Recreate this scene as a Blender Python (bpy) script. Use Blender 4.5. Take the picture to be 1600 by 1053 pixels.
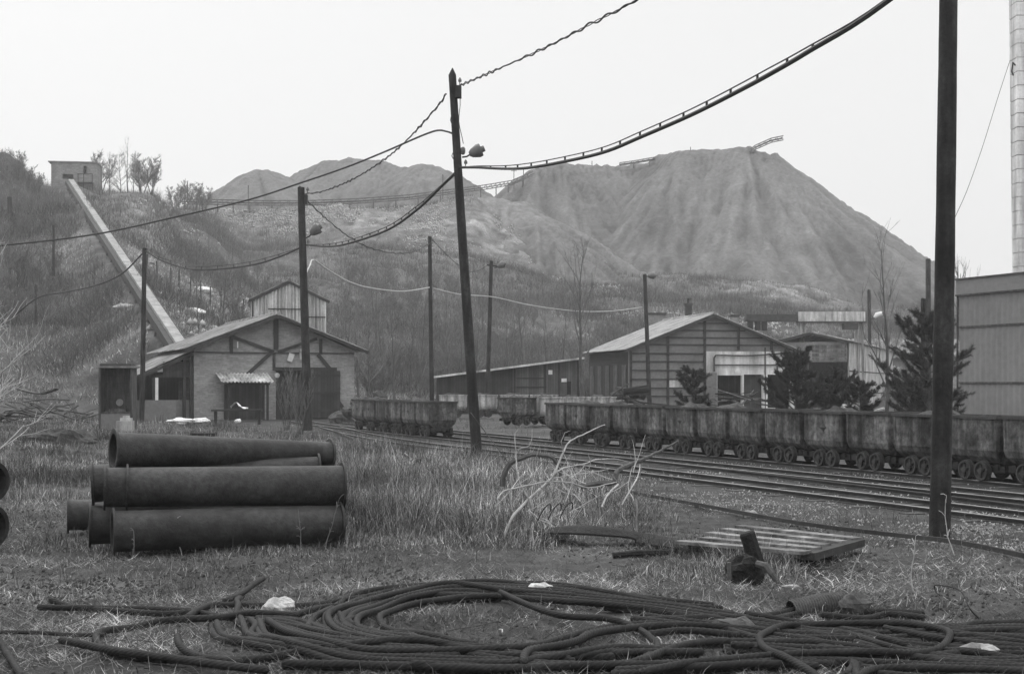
import bpy, math, random
import numpy as np
from mathutils import Vector, Matrix
R = math.radians
random.seed(7)
rng = np.random.default_rng(7)
for o in list(bpy.data.objects): bpy.data.objects.remove(o)
scene = bpy.context.scene
C = scene.collection

# ---------------------------------------------------------------- camera, sky, sun
F = 2222.0; CH = 1.7; HZ = 600.0           # focal length in photo pixels, eye height, horizon row
cam = bpy.data.cameras.new('camera'); cam.sensor_width = 36; cam.lens = 50.0
cam.shift_y = (HZ - 526.5) / 1600; cam.clip_end = 3000; cam.clip_start = 0.1
co = bpy.data.objects.new('camera', cam); C.objects.link(co)
co.location = (0, 0, CH); co.rotation_euler = (R(90), 0, 0); scene.camera = co
SUN_EL, SUN_AZ = 48, -35                     # degrees; azimuth from +Y towards +X
w = bpy.data.worlds.new('World'); scene.world = w; w.use_nodes = True
nt = w.node_tree; nt.nodes.clear()
sky = nt.nodes.new('ShaderNodeTexSky'); sky.sky_type = 'NISHITA'; sky.sun_disc = False
sky.sun_elevation = R(SUN_EL); sky.sun_rotation = R(SUN_AZ); sky.air_density = 1.5; sky.dust_density = 6
hs = nt.nodes.new('ShaderNodeHueSaturation'); hs.inputs['Saturation'].default_value = 0.0
nt.links.new(sky.outputs[0], hs.inputs['Color'])
mx = nt.nodes.new('ShaderNodeMix'); mx.data_type = 'RGBA'; mx.inputs[0].default_value = 0.85
mx.inputs[7].default_value = (10.4, 10.4, 10.4, 1)      # even overcast cloud cover over the clear sky
nt.links.new(hs.outputs[0], mx.inputs[6])
# overcast luminance: brighter towards the zenith
gm = nt.nodes.new('ShaderNodeTexCoord'); sp = nt.nodes.new('ShaderNodeSeparateXYZ'); nt.links.new(gm.outputs['Generated'], sp.inputs[0])
mr = nt.nodes.new('ShaderNodeMapRange'); mr.inputs[1].default_value = .28; mr.inputs[2].default_value = 1; mr.inputs[3].default_value = 1.0; mr.inputs[4].default_value = 2.8; nt.links.new(sp.outputs[2], mr.inputs[0])
vm = nt.nodes.new('ShaderNodeVectorMath'); vm.operation = 'SCALE'; nt.links.new(mx.outputs[2], vm.inputs[0]); nt.links.new(mr.outputs[0], vm.inputs['Scale'])
bg = nt.nodes.new('ShaderNodeBackground'); bg.inputs[1].default_value = 0.095
nt.links.new(vm.outputs[0], bg.inputs[0])
wo = nt.nodes.new('ShaderNodeOutputWorld'); nt.links.new(bg.outputs[0], wo.inputs[0])
sl = bpy.data.lights.new('sun', 'SUN'); sl.energy = 0.7; sl.angle = R(25); sl.color = (1, .995, .99)
so = bpy.data.objects.new('sun', sl); C.objects.link(so)
so.rotation_euler = (R(90 - SUN_EL), 0, R(180 - SUN_AZ) ); so.location = (0, 0, 60)
scene.view_settings.view_transform = 'Standard'; scene.view_settings.look = 'None'
scene.view_settings.exposure = 0.0; scene.view_settings.gamma = 1.0

# ---------------------------------------------------------------- materials (monochrome film: all greys)
MATS = {}
def mat(name, g, var=.35, scale=3.0, rough=.85, bump=.4, bscale=30.0, streak=0, metal=0.0, brick=None, planks=None, attr=None, spec=.3, dots=0):
    if name in MATS: return MATS[name]
    m = bpy.data.materials.new(name); m.use_nodes = True; MATS[name] = m
    n = m.node_tree; L = n.links.new; N = n.nodes.new
    b = n.nodes['Principled BSDF']; b.inputs['Roughness'].default_value = rough; b.inputs['Metallic'].default_value = metal
    b.inputs['Specular IOR Level'].default_value = spec
    tc = N('ShaderNodeTexCoord'); oi = N('ShaderNodeObjectInfo')
    ad = N('ShaderNodeVectorMath'); ad.operation = 'MULTIPLY_ADD'
    L(oi.outputs['Location'], ad.inputs[0]); ad.inputs[1].default_value = (.713, .713, .713); L(tc.outputs['Object'], ad.inputs[2])
    V = ad.outputs[0]
    def noise(sc, det=6, vec=V, ro=.6):
        t = N('ShaderNodeTexNoise'); t.inputs['Scale'].default_value = sc; t.inputs['Detail'].default_value = det
        t.inputs['Roughness'].default_value = ro; L(vec, t.inputs['Vector']); return t.outputs[0]
    def math_(op, a, b_=None, c=None):
        t = N('ShaderNodeMath'); t.operation = op
        for i, x in enumerate((a, b_, c)):
            if x is None: continue
            if isinstance(x, (int, float)): t.inputs[i].default_value = x
            else: L(x, t.inputs[i])
        return t.outputs[0]
    def rng_(x, a, b_, c, d):
        t = N('ShaderNodeMapRange'); L(x, t.inputs[0])
        for i, q in enumerate((a, b_, c, d)): t.inputs[i + 1].default_value = q
        return t.outputs[0]
    val = rng_(noise(scale), .3, .7, g * (1 - var), g * (1 + var))
    val = math_('MULTIPLY', val, rng_(noise(scale * 9, 4), .3, .7, 1 - var * .6, 1 + var * .6))
    if streak:
        mp = N('ShaderNodeMapping'); mp.inputs['Scale'].default_value = (1, 1, .12); L(V, mp.inputs[0])
        val = math_('MULTIPLY', val, rng_(noise(streak, 5, mp.outputs[0]), .35, .68, .5, 1.7))
    if brick:
        mp = N('ShaderNodeMapping'); mp.inputs['Rotation'].default_value = (R(90), 0, 0); L(tc.outputs['Object'], mp.inputs[0])
        bt = N('ShaderNodeTexBrick'); bt.inputs['Scale'].default_value = 1.0; bt.inputs['Brick Width'].default_value = brick[0]
        bt.inputs['Row Height'].default_value = brick[1]; bt.inputs['Mortar Size'].default_value = brick[2]
        bt.inputs['Color1'].default_value = (1, 1, 1, 1); bt.inputs['Color2'].default_value = (.7, .7, .7, 1); bt.inputs['Mortar'].default_value = (brick[3],) * 3 + (1,)
        L(mp.outputs[0], bt.inputs['Vector']); val = math_('MULTIPLY', val, bt.outputs[0])
    if planks:
        sx = N('ShaderNodeSeparateXYZ'); L(tc.outputs['Object'], sx.inputs[0])
        fr = math_('FRACT', math_('MULTIPLY', sx.outputs[planks[0]], 1 / planks[1]))
        line = math_('GREATER_THAN', fr, .08); fl = math_('FLOOR', math_('MULTIPLY', sx.outputs[planks[0]], 1 / planks[1]))
        wn = N('ShaderNodeTexWhiteNoise'); wn.noise_dimensions = '1D'; L(fl, wn.inputs['W'])
        val = math_('MULTIPLY', val, math_('MULTIPLY', math_('ADD', math_('MULTIPLY', line, .7), .3), rng_(wn.outputs[0], 0, 1, .7, 1.25)))
    if attr:
        at = N('ShaderNodeAttribute'); at.attribute_name = attr; val = math_('MULTIPLY', val, at.outputs['Fac'])
    if dots:
        vo = N('ShaderNodeTexVoronoi'); vo.inputs['Scale'].default_value = dots; L(V, vo.inputs['Vector'])
        val = math_('MULTIPLY', val, rng_(vo.outputs[0], .0, .5, 1.9, .6))
    cr = N('ShaderNodeCombineColor')
    for i in range(3): L(val, cr.inputs[i])
    L(cr.outputs[0], b.inputs['Base Color'])
    if bump:
        bp = N('ShaderNodeBump'); bp.inputs['Strength'].default_value = bump; bp.inputs['Distance'].default_value = .6 / bscale
        L(noise(bscale, 6, V, .65), bp.inputs['Height']); L(bp.outputs[0], b.inputs['Normal'])
    return m
M = dict(
  ground=lambda: mat('ground_soil', .05, .7, .55, .95, 1.0, 9, attr='tone'),
  heap=lambda: mat('spoil_shale', .115, .25, 1.6, .95, 1.0, 2.5, attr='tone'),
  ballast=lambda: mat('track_bed_dirt', .06, .5, 1.2, .95, 1.0, 16),
  pole=lambda: mat('creosoted_wood', .02, .7, 2, .8, .6, 25, streak=9),
  polegrey=lambda: mat('weathered_pole_wood', .06, .4, 2, .85, .5, 25, streak=9),
  concrete=lambda: mat('concrete', .3, .2, 1, .9, .4, 20, streak=1.5),
  pipe=lambda: mat('cast_pipe_iron', .027, .75, 1.8, .62, .5, 40, spec=.3),
  cart=lambda: mat('rusty_cart_steel', .08, .95, 1.1, .85, .5, 22, streak=7),
  cartlight=lambda: mat('pale_painted_steel', .3, .4, 1.6, .8, .4, 25, streak=6),
  iron=lambda: mat('dark_iron', .022, .4, 3, .7, .4, 30),
  wheel=lambda: mat('worn_wheel_iron', .045, .4, 5, .55, .3, 30),
  rail=lambda: mat('rail_side_rust', .035, .35, 4, .7, .3, 30),
  railtop=lambda: mat('polished_rail_head', .17, .4, 1.2, .38, .1, 30, metal=.6),
  sleeper=lambda: mat('sleeper_wood', .06, .5, 3, .9, .7, 20),
  brick=lambda: mat('shed_brick', .31, .25, .8, .92, .3, 30, brick=(.26, .085, .012, .8)),
  block=lambda: mat('hut_blockwork', .26, .25, .8, .92, .3, 30, brick=(.4, .2, .015, .7)),
  woodwall=lambda: mat('grey_boards', .10, .25, 1.4, .9, .4, 25, planks=(0, .14)),
  panelwall=lambda: mat('workshop_infill', .165, .22, .7, .9, .4, 22),
  plaster=lambda: mat('pale_plaster', .5, .18, .9, .9, .3, 20, streak=1.2),
  beam=lambda: mat('dark_timber', .035, .35, 2, .85, .4, 25),
  door=lambda: mat('door_boards', .045, .3, 1.4, .9, .4, 25, planks=(0, .16)),
  roof=lambda: mat('asbestos_cement', .17, .35, .8, .9, .5, 14, streak=1.5),
  rooflight=lambda: mat('weathered_fibre_cement', .25, .4, 1.2, .9, .5, 14),
  tin=lambda: mat('corrugated_tin', .42, .25, .9, .7, .2, 20, streak=2.2),
  cladding=lambda: mat('ribbed_cladding', .19, .14, .5, .8, .25, 12),
  white=lambda: mat('white_paint', .75, .15, 3, .8, .2, 20),
  stone=lambda: mat('pale_stone', .5, .3, 5, .9, .8, 14),
  scree=lambda: mat('scree_rock', .3, .3, .3, .9, .3, 6),
  darkstone=lambda: mat('dark_stone', .07, .4, 5, .9, .7, 14),
  rope=lambda: mat('wire_rope_steel', .017, .5, 3, .7, .3, 60, spec=.2),
  cable=lambda: mat('cable_rubber', .03, .2, 3, .7, .1, 30),
  wirelight=lambda: mat('pale_wire', .45, .2, 3, .7, .1, 30),
  needle=lambda: mat('pine_needles', .055, .4, 2, .8, 0),
  bark=lambda: mat('bark', .08, .4, 4, .9, .6, 30),
  twig=lambda: mat('twigs', .13, .4, 2, .9, 0),
  paletwig=lambda: mat('pale_bark', .42, .3, 6, .85, .4, 40),
  birch=lambda: mat('peeled_branch', .36, .35, 9, .85, .4, 40),
  straw=lambda: mat('dry_straw', .27, .5, 1.3, .85, 0, attr='tone'),
  grass=lambda: mat('dry_grass', .12, .5, .9, .85, 0, attr='tone'),
  brush=lambda: mat('bare_brush', .115, .4, .12, .9, 0, attr='tone'),
  board=lambda: mat('weathered_board', .15, .6, 3, .85, .5, 30, streak=4),
  charred=lambda: mat('charred_wood', .012, .5, 5, .85, .9, 20),
  insul=lambda: mat('lamp_enamel', .12, .3, 5, .5, .1, 30),
  rust=lambda: mat('rusty_sheet', .05, .4, 3, .8, .4, 25),
)
def MT(k): return M[k]()

# ---------------------------------------------------------------- mesh helpers
def P(u, v, Y): return Vector(((u - 800) / F * Y, Y, CH + (HZ - v) / F * Y))
def G(u, v, z=0.0):
    Y = F * (CH - z) / (v - HZ); return Vector(((u - 800) / F * Y, Y, z))
class MB:
    def __init__(s): s.v = []; s.f = []
    def add(s, vs, fs):
        k = len(s.v); s.v.extend([tuple(x) for x in vs]); s.f.extend([tuple(i + k for i in f) for f in fs]); return s
    def box(s, a, b, M4=None):
        vs = [Vector((x, y, z)) for z in (a[2], b[2]) for y in (a[1], b[1]) for x in (a[0], b[0])]
        if M4: vs = [M4 @ q for q in vs]
        return s.add(vs, [(0, 2, 3, 1), (4, 5, 7, 6), (0, 1, 5, 4), (2, 6, 7, 3), (0, 4, 6, 2), (1, 3, 7, 5)])
    def bar(s, p, q, w, h=None, up=(0, 0, 1)):
        p, q = Vector(p), Vector(q); h = h or w; d = (q - p); l = d.length
        if l < 1e-6: return s
        d.normalize(); u = Vector(up)
        if abs(d.dot(u)) > .98: u = Vector((0, 1, 0))
        a = d.cross(u).normalized(); b = a.cross(d)
        m = Matrix((a, d, b)).transposed().to_4x4(); m.translation = p
        return s.box((-w / 2, 0, -h / 2), (w / 2, l, h / 2), m)
    def tube(s, pts, r, n=8, cap=True):
        pts = [Vector(p) for p in pts]; k = len(s.v); N = len(pts)
        rr = r if hasattr(r, '__len__') else [r] * N
        t = (pts[1] - pts[0]).normalized(); ref = Vector((0, 0, 1)) if abs(t.z) < .9 else Vector((1, 0, 0))
        a = t.cross(ref).normalized()
        for i, p in enumerate(pts):
            t = (pts[min(i + 1, N - 1)] - pts[max(i - 1, 0)])
            if t.length < 1e-9: t = Vector((0, 0, 1))
            t.normalize(); a = (a - t * a.dot(t))
            if a.length < 1e-6: a = t.orthogonal()
            a.normalize(); b = t.cross(a)
            for j in range(n):
                an = 2 * math.pi * j / n; s.v.append(tuple(p + (a * math.cos(an) + b * math.sin(an)) * rr[i]))
        for i in range(N - 1):
            for j in range(n):
                s.f.append((k + i * n + j, k + i * n + (j + 1) % n, k + (i + 1) * n + (j + 1) % n, k + (i + 1) * n + j))
        if cap:
            s.f.append(tuple(k + j for j in range(n))[::-1]); s.f.append(tuple(k + (N - 1) * n + j for j in range(n)))
        return s
    def hollow(s, p, q, r0, r1, th=.02, n=40, segs=6):      # open pipe with a wall thickness
        p, q = Vector(p), Vector(q); d = (q - p).normalized(); a = d.cross(Vector((0, 0, 1))).normalized(); b = a.cross(d)
        k = len(s.v); rings = []
        prof = [(i / segs, r0 + (r1 - r0) * i / segs) for i in range(segs + 1)] + [(i / segs, r0 + (r1 - r0) * i / segs - th) for i in range(segs, -1, -1)]
        for t, r in prof:
            c = p.lerp(q, t); rings.append([tuple(c + (a * math.cos(2 * math.pi * j / n) + b * math.sin(2 * math.pi * j / n)) * r) for j in range(n)])
        for ring in rings: s.v.extend(ring)
        m = len(rings)
        for i in range(m):
            i2 = (i + 1) % m
            for j in range(n): s.f.append((k + i * n + j, k + i * n + (j + 1) % n, k + i2 * n + (j + 1) % n, k + i2 * n + j))
        return s
    def prism(s, poly, y0, y1):            # polygon in xz, extruded along y
        n = len(poly); vs = [(x, y0, z) for x, z in poly] + [(x, y1, z) for x, z in poly]
        return s.add(vs, [tuple(range(n))[::-1], tuple(range(n, 2 * n))] + [(i, (i + 1) % n, n + (i + 1) % n, n + i) for i in range(n)][::1])
    def corr(s, o, du, dv, L1, L2, pitch=.18, amp=.03, th=.012, seg=4):   # corrugated sheet: ribs run along dv
        o, du, dv = Vector(o), Vector(du).normalized(), Vector(dv).normalized(); nn = du.cross(dv).normalized()
        n = max(2, int(L1 / pitch * seg)); top = []
        for i in range(n + 1):
            h = amp * math.sin(2 * math.pi * i / seg + .4); c = o + du * (L1 * i / n) + nn * h
            top.append((c, c + dv * L2, c + nn * th, c + dv * L2 + nn * th))
        vs = [q for t in top for q in t]; fs = []
        for i in range(n):
            a, b = i * 4, i * 4 + 4
            fs += [(a, a + 1, b + 1, b), (a + 2, b + 2, b + 3, a + 3), (a, b, b + 2, a + 2), (a + 1, a + 3, b + 3, b + 1)]
        fs += [(0, 2, 3, 1), (n * 4, n * 4 + 1, n * 4 + 3, n * 4 + 2)]
        return s.add(vs, fs)
    def wall(s, x0, x1, z0, z1, y0, y1, holes=()):       # wall in xz with rectangular openings
        xs = sorted({x0, x1} | {h[0] for h in holes} | {h[1] for h in holes}); zs = sorted({z0, z1} | {h[2] for h in holes} | {h[3] for h in holes})
        for i in range(len(xs) - 1):
            for j in range(len(zs) - 1):
                cx, cz = (xs[i] + xs[i + 1]) / 2, (zs[j] + zs[j + 1]) / 2
                if not any(h[0] < cx < h[1] and h[2] < cz < h[3] for h in holes): s.box((xs[i], y0, zs[j]), (xs[i + 1], y1, zs[j + 1]))
        return s
    def blob(s, c, r, seed=0, n=9, sq=.25):               # irregular stone
        rn = random.Random(seed); c = Vector(c); m = n * 2; vs = [(c + Vector((0, 0, r[2])))]; ph = [rn.random() * 6 for _ in range(6)]
        for i in range(1, n):
            th = math.pi * i / n
            for j in range(m):
                a = 2 * math.pi * j / m
                k = 1 + sq * (math.sin(2 * a + ph[0]) * .5 + math.sin(3 * a + 2 * th + ph[1]) * .4 + math.sin(5 * th + ph[2] + a) * .3) + rn.uniform(-.07, .07)
                vs.append(c + Vector((r[0] * math.sin(th) * math.cos(a) * k, r[1] * math.sin(th) * math.sin(a) * k, r[2] * math.cos(th) * k)))
        vs.append(c - Vector((0, 0, r[2]))); fs = []
        for j in range(m): fs.append((0, 1 + j, 1 + (j + 1) % m)); fs.append((len(vs) - 1, len(vs) - 1 - m + (j + 1) % m, len(vs) - 1 - m + j))
        for i in range(n - 2):
            for j in range(m): fs.append((1 + i * m + j, 1 + (i + 1) * m + j, 1 + (i + 1) * m + (j + 1) % m, 1 + i * m + (j + 1) % m))
        return s.add(vs, fs)
def meshfrom(name, mb, smooth=False):
    me = bpy.data.meshes.new(name); me.from_pydata([tuple(v) for v in mb.v], [], mb.f); me.update()
    if smooth: me.polygons.foreach_set('use_smooth', [True] * len(me.polygons)); 
    return me
def obj(name, mb, m, parent=None, smooth=False, loc=None, world=False):
    if world:                               # built in world coordinates: move origin to loc (or first vertex)
        o0 = Vector(loc) if loc is not None else Vector(mb.v[0])
        mb.v = [(v[0] - o0.x, v[1] - o0.y, v[2] - o0.z) for v in mb.v]; loc = o0
    me = meshfrom(name, mb, smooth); me.materials.append(MT(m) if isinstance(m, str) else m)
    if smooth: 
        try: me.set_sharp_from_angle(angle=R(40))
        except Exception: pass
    o = bpy.data.objects.new(name, me); C.objects.link(o)
    if parent: o.parent = parent
    if loc is not None: o.location = loc
    return o
def tag(o, label, cat, group=None, kind=None):
    if label: o['label'] = label
    if cat: o['category'] = cat
    if group: o['group'] = group
    if kind: o['kind'] = kind
    return o
def thing(name, label, cat, loc=(0, 0, 0), rz=0, group=None):
    o = bpy.data.objects.new(name, None); C.objects.link(o); o.location = loc; o.rotation_euler = (0, 0, rz)
    o.empty_display_size = .2
    return tag(o, label, cat, group)
def struct(o): o['kind'] = 'structure'; return o
def dup(root, loc, rz=0, label=None, group=None, scale=None):
    r = root.copy(); C.objects.link(r); r.location = loc; r.rotation_euler = (0, 0, rz)
    if label: r['label'] = label
    if group: r['group'] = group
    if scale: r.scale = scale
    for ch in list(root.children):
        c = ch.copy(); C.objects.link(c); c.parent = r
        for g in ch.children:
            d = g.copy(); C.objects.link(d); d.parent = c
    return r
def catmull(pts, step=.1):
    pts = [Vector(p) for p in pts]; out = []; q = [2 * pts[0] - pts[1]] + pts + [2 * pts[-1] - pts[-2]]
    for i in range(1, len(q) - 2):
        n = max(1, int((q[i + 1] - q[i]).length / step))
        for k in range(n):
            t = k / n
            out.append(.5 * ((2 * q[i]) + (q[i + 1] - q[i - 1]) * t + (2 * q[i - 1] - 5 * q[i] + 4 * q[i + 1] - q[i + 2]) * t * t + (-q[i - 1] + 3 * q[i] - 3 * q[i + 1] + q[i + 2]) * t ** 3))
    out.append(pts[-1]); return out

# ---------------------------------------------------------------- numpy value noise
_tab = rng.random((256, 256))
def vnoise(x, y):
    xi = np.floor(x).astype(int); yi = np.floor(y).astype(int); fx = x - xi; fy = y - yi
    fx = fx * fx * (3 - 2 * fx); fy = fy * fy * (3 - 2 * fy)
    a = _tab[xi % 256, yi % 256]; b = _tab[(xi + 1) % 256, yi % 256]; c = _tab[xi % 256, (yi + 1) % 256]; d = _tab[(xi + 1) % 256, (yi + 1) % 256]
    return (a * (1 - fx) + b * fx) * (1 - fy) + (c * (1 - fx) + d * fx) * fy - .5
def fbm(x, y, o=4, l=2.1, g=.5):
    s = 0; a = 1
    for i in range(o): s = s + a * vnoise(x + 17.3 * i, y + 9.1 * i); x = x * l; y = y * l; a *= g
    return s

# ---------------------------------------------------------------- terrain
TN = np.array([.924, .383]); TS = np.array([-.383, .924])      # across / along the tracks
L0 = [(80, 0), (88, 2.6), (100, 7.3), (125, 13.4), (150, 19.2), (172, 24.3)]
COLS = [
 (-1500, [(60, 0), (100, 9), (140, 20), (180, 33), (230, 38), (600, 42)]),
 (-300, [(78, 0), (100, 8), (130, 17), (175, 31), (220, 35), (600, 38)]),
 (0, L0[:5] + [(165, 26), (180, 30.6), (200, 32), (600, 33)]),
 (70, L0 + [(180, 27), (200, 28), (600, 29)]),
 (115, L0 + [(182, 26.0), (200, 26.2), (600, 27)]),
 (160, L0 + [(182, 25.9), (200, 26.3), (600, 27)]),
 (230, L0[:5] + [(172, 23.8), (190, 26.0), (600, 28)]),
 (300, [(84, 0), (105, 5), (135, 11), (170, 17), (200, 24.5), (215, 28.3), (240, 29), (600, 30)]),
 (400, [(90, 0), (115, 3.5), (160, 10.5), (195, 18.5), (212, 22.5), (230, 30.2), (290, 31), (600, 30)]),
 (560, [(95, 0), (118, 3.0), (160, 10.5), (195, 18), (212, 22), (230, 30.4), (290, 31), (600, 30)]),
 (720, [(105, 0), (125, 2.8), (160, 9.5), (195, 16.5), (212, 21), (233, 32), (290, 33), (600, 30)]),
 (800, [(112, 0), (130, 2.8), (160, 8.5), (195, 15.5), (214, 20), (238, 30), (290, 33), (600, 30)]),
 (900, [(115, 0), (135, 3), (160, 7.5), (195, 14), (220, 19), (250, 26), (600, 28)]),
 (1100, [(118, 0), (135, 2.5), (160, 6.8), (195, 13), (220, 17), (250, 22), (600, 24)]),
 (1400, [(120, 0), (140, 3), (165, 6.8), (195, 10.8), (220, 14), (250, 17), (600, 18)]),
 (1700, [(130, 0), (160, 4), (195, 8), (220, 10), (250, 11), (600, 12)]),
 (3200, [(150, 0), (200, 4), (250, 8), (600, 10)]),
]
_cu = np.array([c[0] for c in COLS], float)
_YT = np.arange(0, 620, 2.0)
_Z = np.array([np.interp(_YT, [0] + [p[0] for p in c[1]], [0] + [p[1] for p in c[1]]) for c in COLS])
for _ in range(2): _Z[:, 1:-1] = (_Z[:, :-2] + 2 * _Z[:, 1:-1] + _Z[:, 2:]) / 4
def height(x, y):
    x = np.asarray(x, float); y = np.asarray(y, float)
    u = 800 + F * x / np.maximum(y, 1); u = np.clip(u, _cu[0], _cu[-1])
    i = np.clip(np.searchsorted(_cu, u) - 1, 0, len(_cu) - 2); t = (u - _cu[i]) / (_cu[i + 1] - _cu[i]); t = t * t * (3 - 2 * t)
    yy = np.clip(y, 0, 616) / 2; j = np.clip(yy.astype(int), 0, len(_YT) - 2); f = yy - j
    z = (_Z[i, j] * (1 - f) + _Z[i, j + 1] * f) * (1 - t) + (_Z[i + 1, j] * (1 - f) + _Z[i + 1, j + 1] * f) * t
    hill = np.clip((z - .2) / 6, 0, 1)
    z = z + hill * (fbm(x * .07, y * .07, 4) * 2.6 + fbm(x * .5, y * .5, 3) * .5)
    n = x * TN[0] + y * TN[1]
    flat = np.clip((11.2 - n) / 1.5, 0, 1) + np.clip((n - 19) / 3, 0, 1)
    near = np.clip(flat, 0, 1) * np.clip((75 - y) / 20, 0, 1) * (1 - hill)
    z = z + near * (fbm(x * .45 + 5, y * .45, 4) * .14 + fbm(x * 3, y * 3, 3) * .022)
    z = z + (1 - hill) * np.clip((90 - y) / 20, 0, 1) * (fbm(x * 6, y * 6, 2) * .012)
    return z
_h0 = height
_ca, _cb = P(284, 541, 80), P(111, 283, 170)
def height(x, y):
    x = np.asarray(x, float); y = np.asarray(y, float); z = _h0(x, y)
    t = np.clip((y - 80) / 90, 0, 1); cx = _ca.x + (_cb.x - _ca.x) * t; cz = _ca.z + (_cb.z - _ca.z) * t
    d = np.maximum(np.abs(x - cx) - 1.2, 0); b = cz - .75 - .55 * d - np.clip((86 - y) * .6, 0, 9)
    return np.where((y > 78) & (y < 172), np.maximum(z, b + fbm(x * .6, y * .6, 2) * .25), z)
def hz(x, y): return float(height(np.array([x]), np.array([y]))[0])
def GG(u, v):                               # photo pixel -> point on the terrain, by marching the view ray
    Y = 5.0
    while Y < 400:
        p = P(u, v, Y)
        if p.z <= hz(p.x, p.y): return Vector((p.x, p.y, hz(p.x, p.y)))
        Y *= 1.004
    return P(u, v, 300)
def AT(u, Y, dz=0):
    x = (u - 800) / F * Y; return Vector((x, Y, hz(x, Y) + dz))
def gridmesh(name, X, Y, Z, matk, tone=None):
    nr, nc = X.shape; me = bpy.data.meshes.new(name)
    co_ = np.stack([X, Y, Z], -1).reshape(-1, 3)
    idx = np.arange(nr * nc).reshape(nr, nc)
    f = np.stack([idx[:-1, :-1], idx[:-1, 1:], idx[1:, 1:], idx[1:, :-1]], -1).reshape(-1, 4)
    me.vertices.add(len(co_)); me.vertices.foreach_set('co', co_.ravel().astype(np.float32))
    me.loops.add(f.size); me.loops.foreach_set('vertex_index', f.ravel().astype(np.int32))
    me.polygons.add(len(f)); me.polygons.foreach_set('loop_start', np.arange(0, f.size, 4, dtype=np.int32)); me.polygons.foreach_set('loop_total', np.full(len(f), 4, np.int32))
    me.polygons.foreach_set('use_smooth', np.ones(len(f), bool)); me.update(calc_edges=True)
    if tone is not None:
        a = me.attributes.new('tone', 'FLOAT', 'POINT'); a.data.foreach_set('value', tone.ravel().astype(np.float32))
    me.materials.append(MT(matk)); o = bpy.data.objects.new(name, me); C.objects.link(o); return o
# one sheet, fine near the camera, reaching far past the hills
ucol = np.concatenate([np.linspace(-3500, -400, 60)[:-1], np.linspace(-400, 2000, 700), np.linspace(2000, 4500, 50)[1:]])
yrow = np.concatenate([np.array([-40., -20, -8, -2]), np.geomspace(1.0, 26, 420)[:-1], np.geomspace(26, 80, 130)[:-1], np.linspace(80, 250, 260)[:-1], np.geomspace(250, 700, 36)])
U, Yg = np.meshgrid(ucol, yrow); Xg = (U - 800) / F * Yg
Xg = np.where(Yg < 12, (U - 800) / F * (Yg + (12 - Yg) * .8), Xg)     # keep the sheet wide beside the camera
Zg = height(Xg, Yg)
n_ = Xg * TN[0] + Yg * TN[1]
tone = np.ones_like(Zg)
tone *= 1 + .35 * fbm(Xg * .9, Yg * .9, 3)
tr = np.clip((n_ - 11.4) / .5, 0, 1) * np.clip((18.5 - n_) / .6, 0, 1) * (Yg < 80)
tone = tone * (1 - .2 * tr)
hillm = np.clip((Zg - 1) / 3, 0, 1)
st = np.clip(fbm(Xg * .09 + 3, Yg * .11, 4) * 2.2 + .1, 0, 1)
edge = hillm * np.exp(-((Yg - 224) / 8.0) ** 2) * np.clip((U - 290) / 60, 0, 1) * np.clip((870 - U) / 60, 0, 1)
tone = tone * (1 - hillm) + hillm * (1.35 + .5 * st + edge * (.9 + 1.6 * fbm(Xg * .8, Yg * .8, 3)))
# pale bare rock and slumped earth showing through on the slopes
for (uu, vv, ru, rv, k) in [(60, 372, 70, 22, 1.1), (20, 385, 40, 18, .7), (225, 380, 28, 30, .7), (215, 335, 30, 25, .6), (260, 390, 30, 20, .5), (310, 470, 60, 35, .5), (300, 495, 50, 12, .9), (560, 340, 160, 24, .5), (780, 350, 90, 55, .45), (1180, 445, 160, 25, .55), (1250, 455, 120, 20, .5), (700, 400, 70, 12, .6), (880, 390, 60, 20, .6), (190, 470, 20, 20, .6)]:
    vv_ = HZ - (Zg - CH) / Yg * F
    tone += hillm * k * 2.3 * np.exp(-((U - uu) / ru) ** 2 - ((vv_ - vv) / rv) ** 2) * np.clip(.7 + 1.9 * fbm(Xg * .5, Yg * .5, 3), 0, 1.6)
terrain = struct(gridmesh('ground', Xg, Yg, Zg, 'ground', np.clip(tone, .25, 4.5)))

def heap(name, ridge, box, slope, seed, amp=.9, tonek=1.0):
    xs = np.arange(box[0], box[1], .5); ys = np.arange(box[2], box[3], .5); X, Y = np.meshgrid(xs, ys)
    pts = []
    for a, b in zip(ridge[:-1], ridge[1:]):
        pa, pb = P(*a), P(*b); n = max(1, int((pb - pa).length / 1.2))
        for k in range(n): pts.append(pa.lerp(pb, k / n))
    pts.append(P(*ridge[-1])); Z = np.full(X.shape, -50.0); BX = np.zeros_like(X); 
    for p in pts:
        d = np.hypot(X - p.x, Y - p.y); zz = p.z - slope * np.maximum(d - .6, 0) - .0006 * d * d * 0
        m = zz > Z; Z = np.where(m, zz, Z); BX = np.where(m, np.arctan2(X - p.x, np.abs(Y - p.y) + .01) * 9 + p.x * .55, BX)
    base = height(X, Y); dep = np.clip((pts[0].z * 0 + np.max([p.z for p in pts]) - Z) / 10, 0, 1)
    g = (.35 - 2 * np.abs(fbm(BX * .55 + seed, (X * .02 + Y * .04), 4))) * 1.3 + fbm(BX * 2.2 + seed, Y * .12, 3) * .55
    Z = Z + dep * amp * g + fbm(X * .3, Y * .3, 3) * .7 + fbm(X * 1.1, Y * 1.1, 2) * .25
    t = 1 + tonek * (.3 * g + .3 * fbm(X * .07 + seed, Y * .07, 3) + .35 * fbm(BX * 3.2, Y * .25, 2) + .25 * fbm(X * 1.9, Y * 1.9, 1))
    low = Z < base - 2.0; Z = np.where(low, base - 2.0, Z)
    return struct(gridmesh(name, X, Y, Z, 'heap', np.clip(t, .4, 1.9)))
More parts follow.
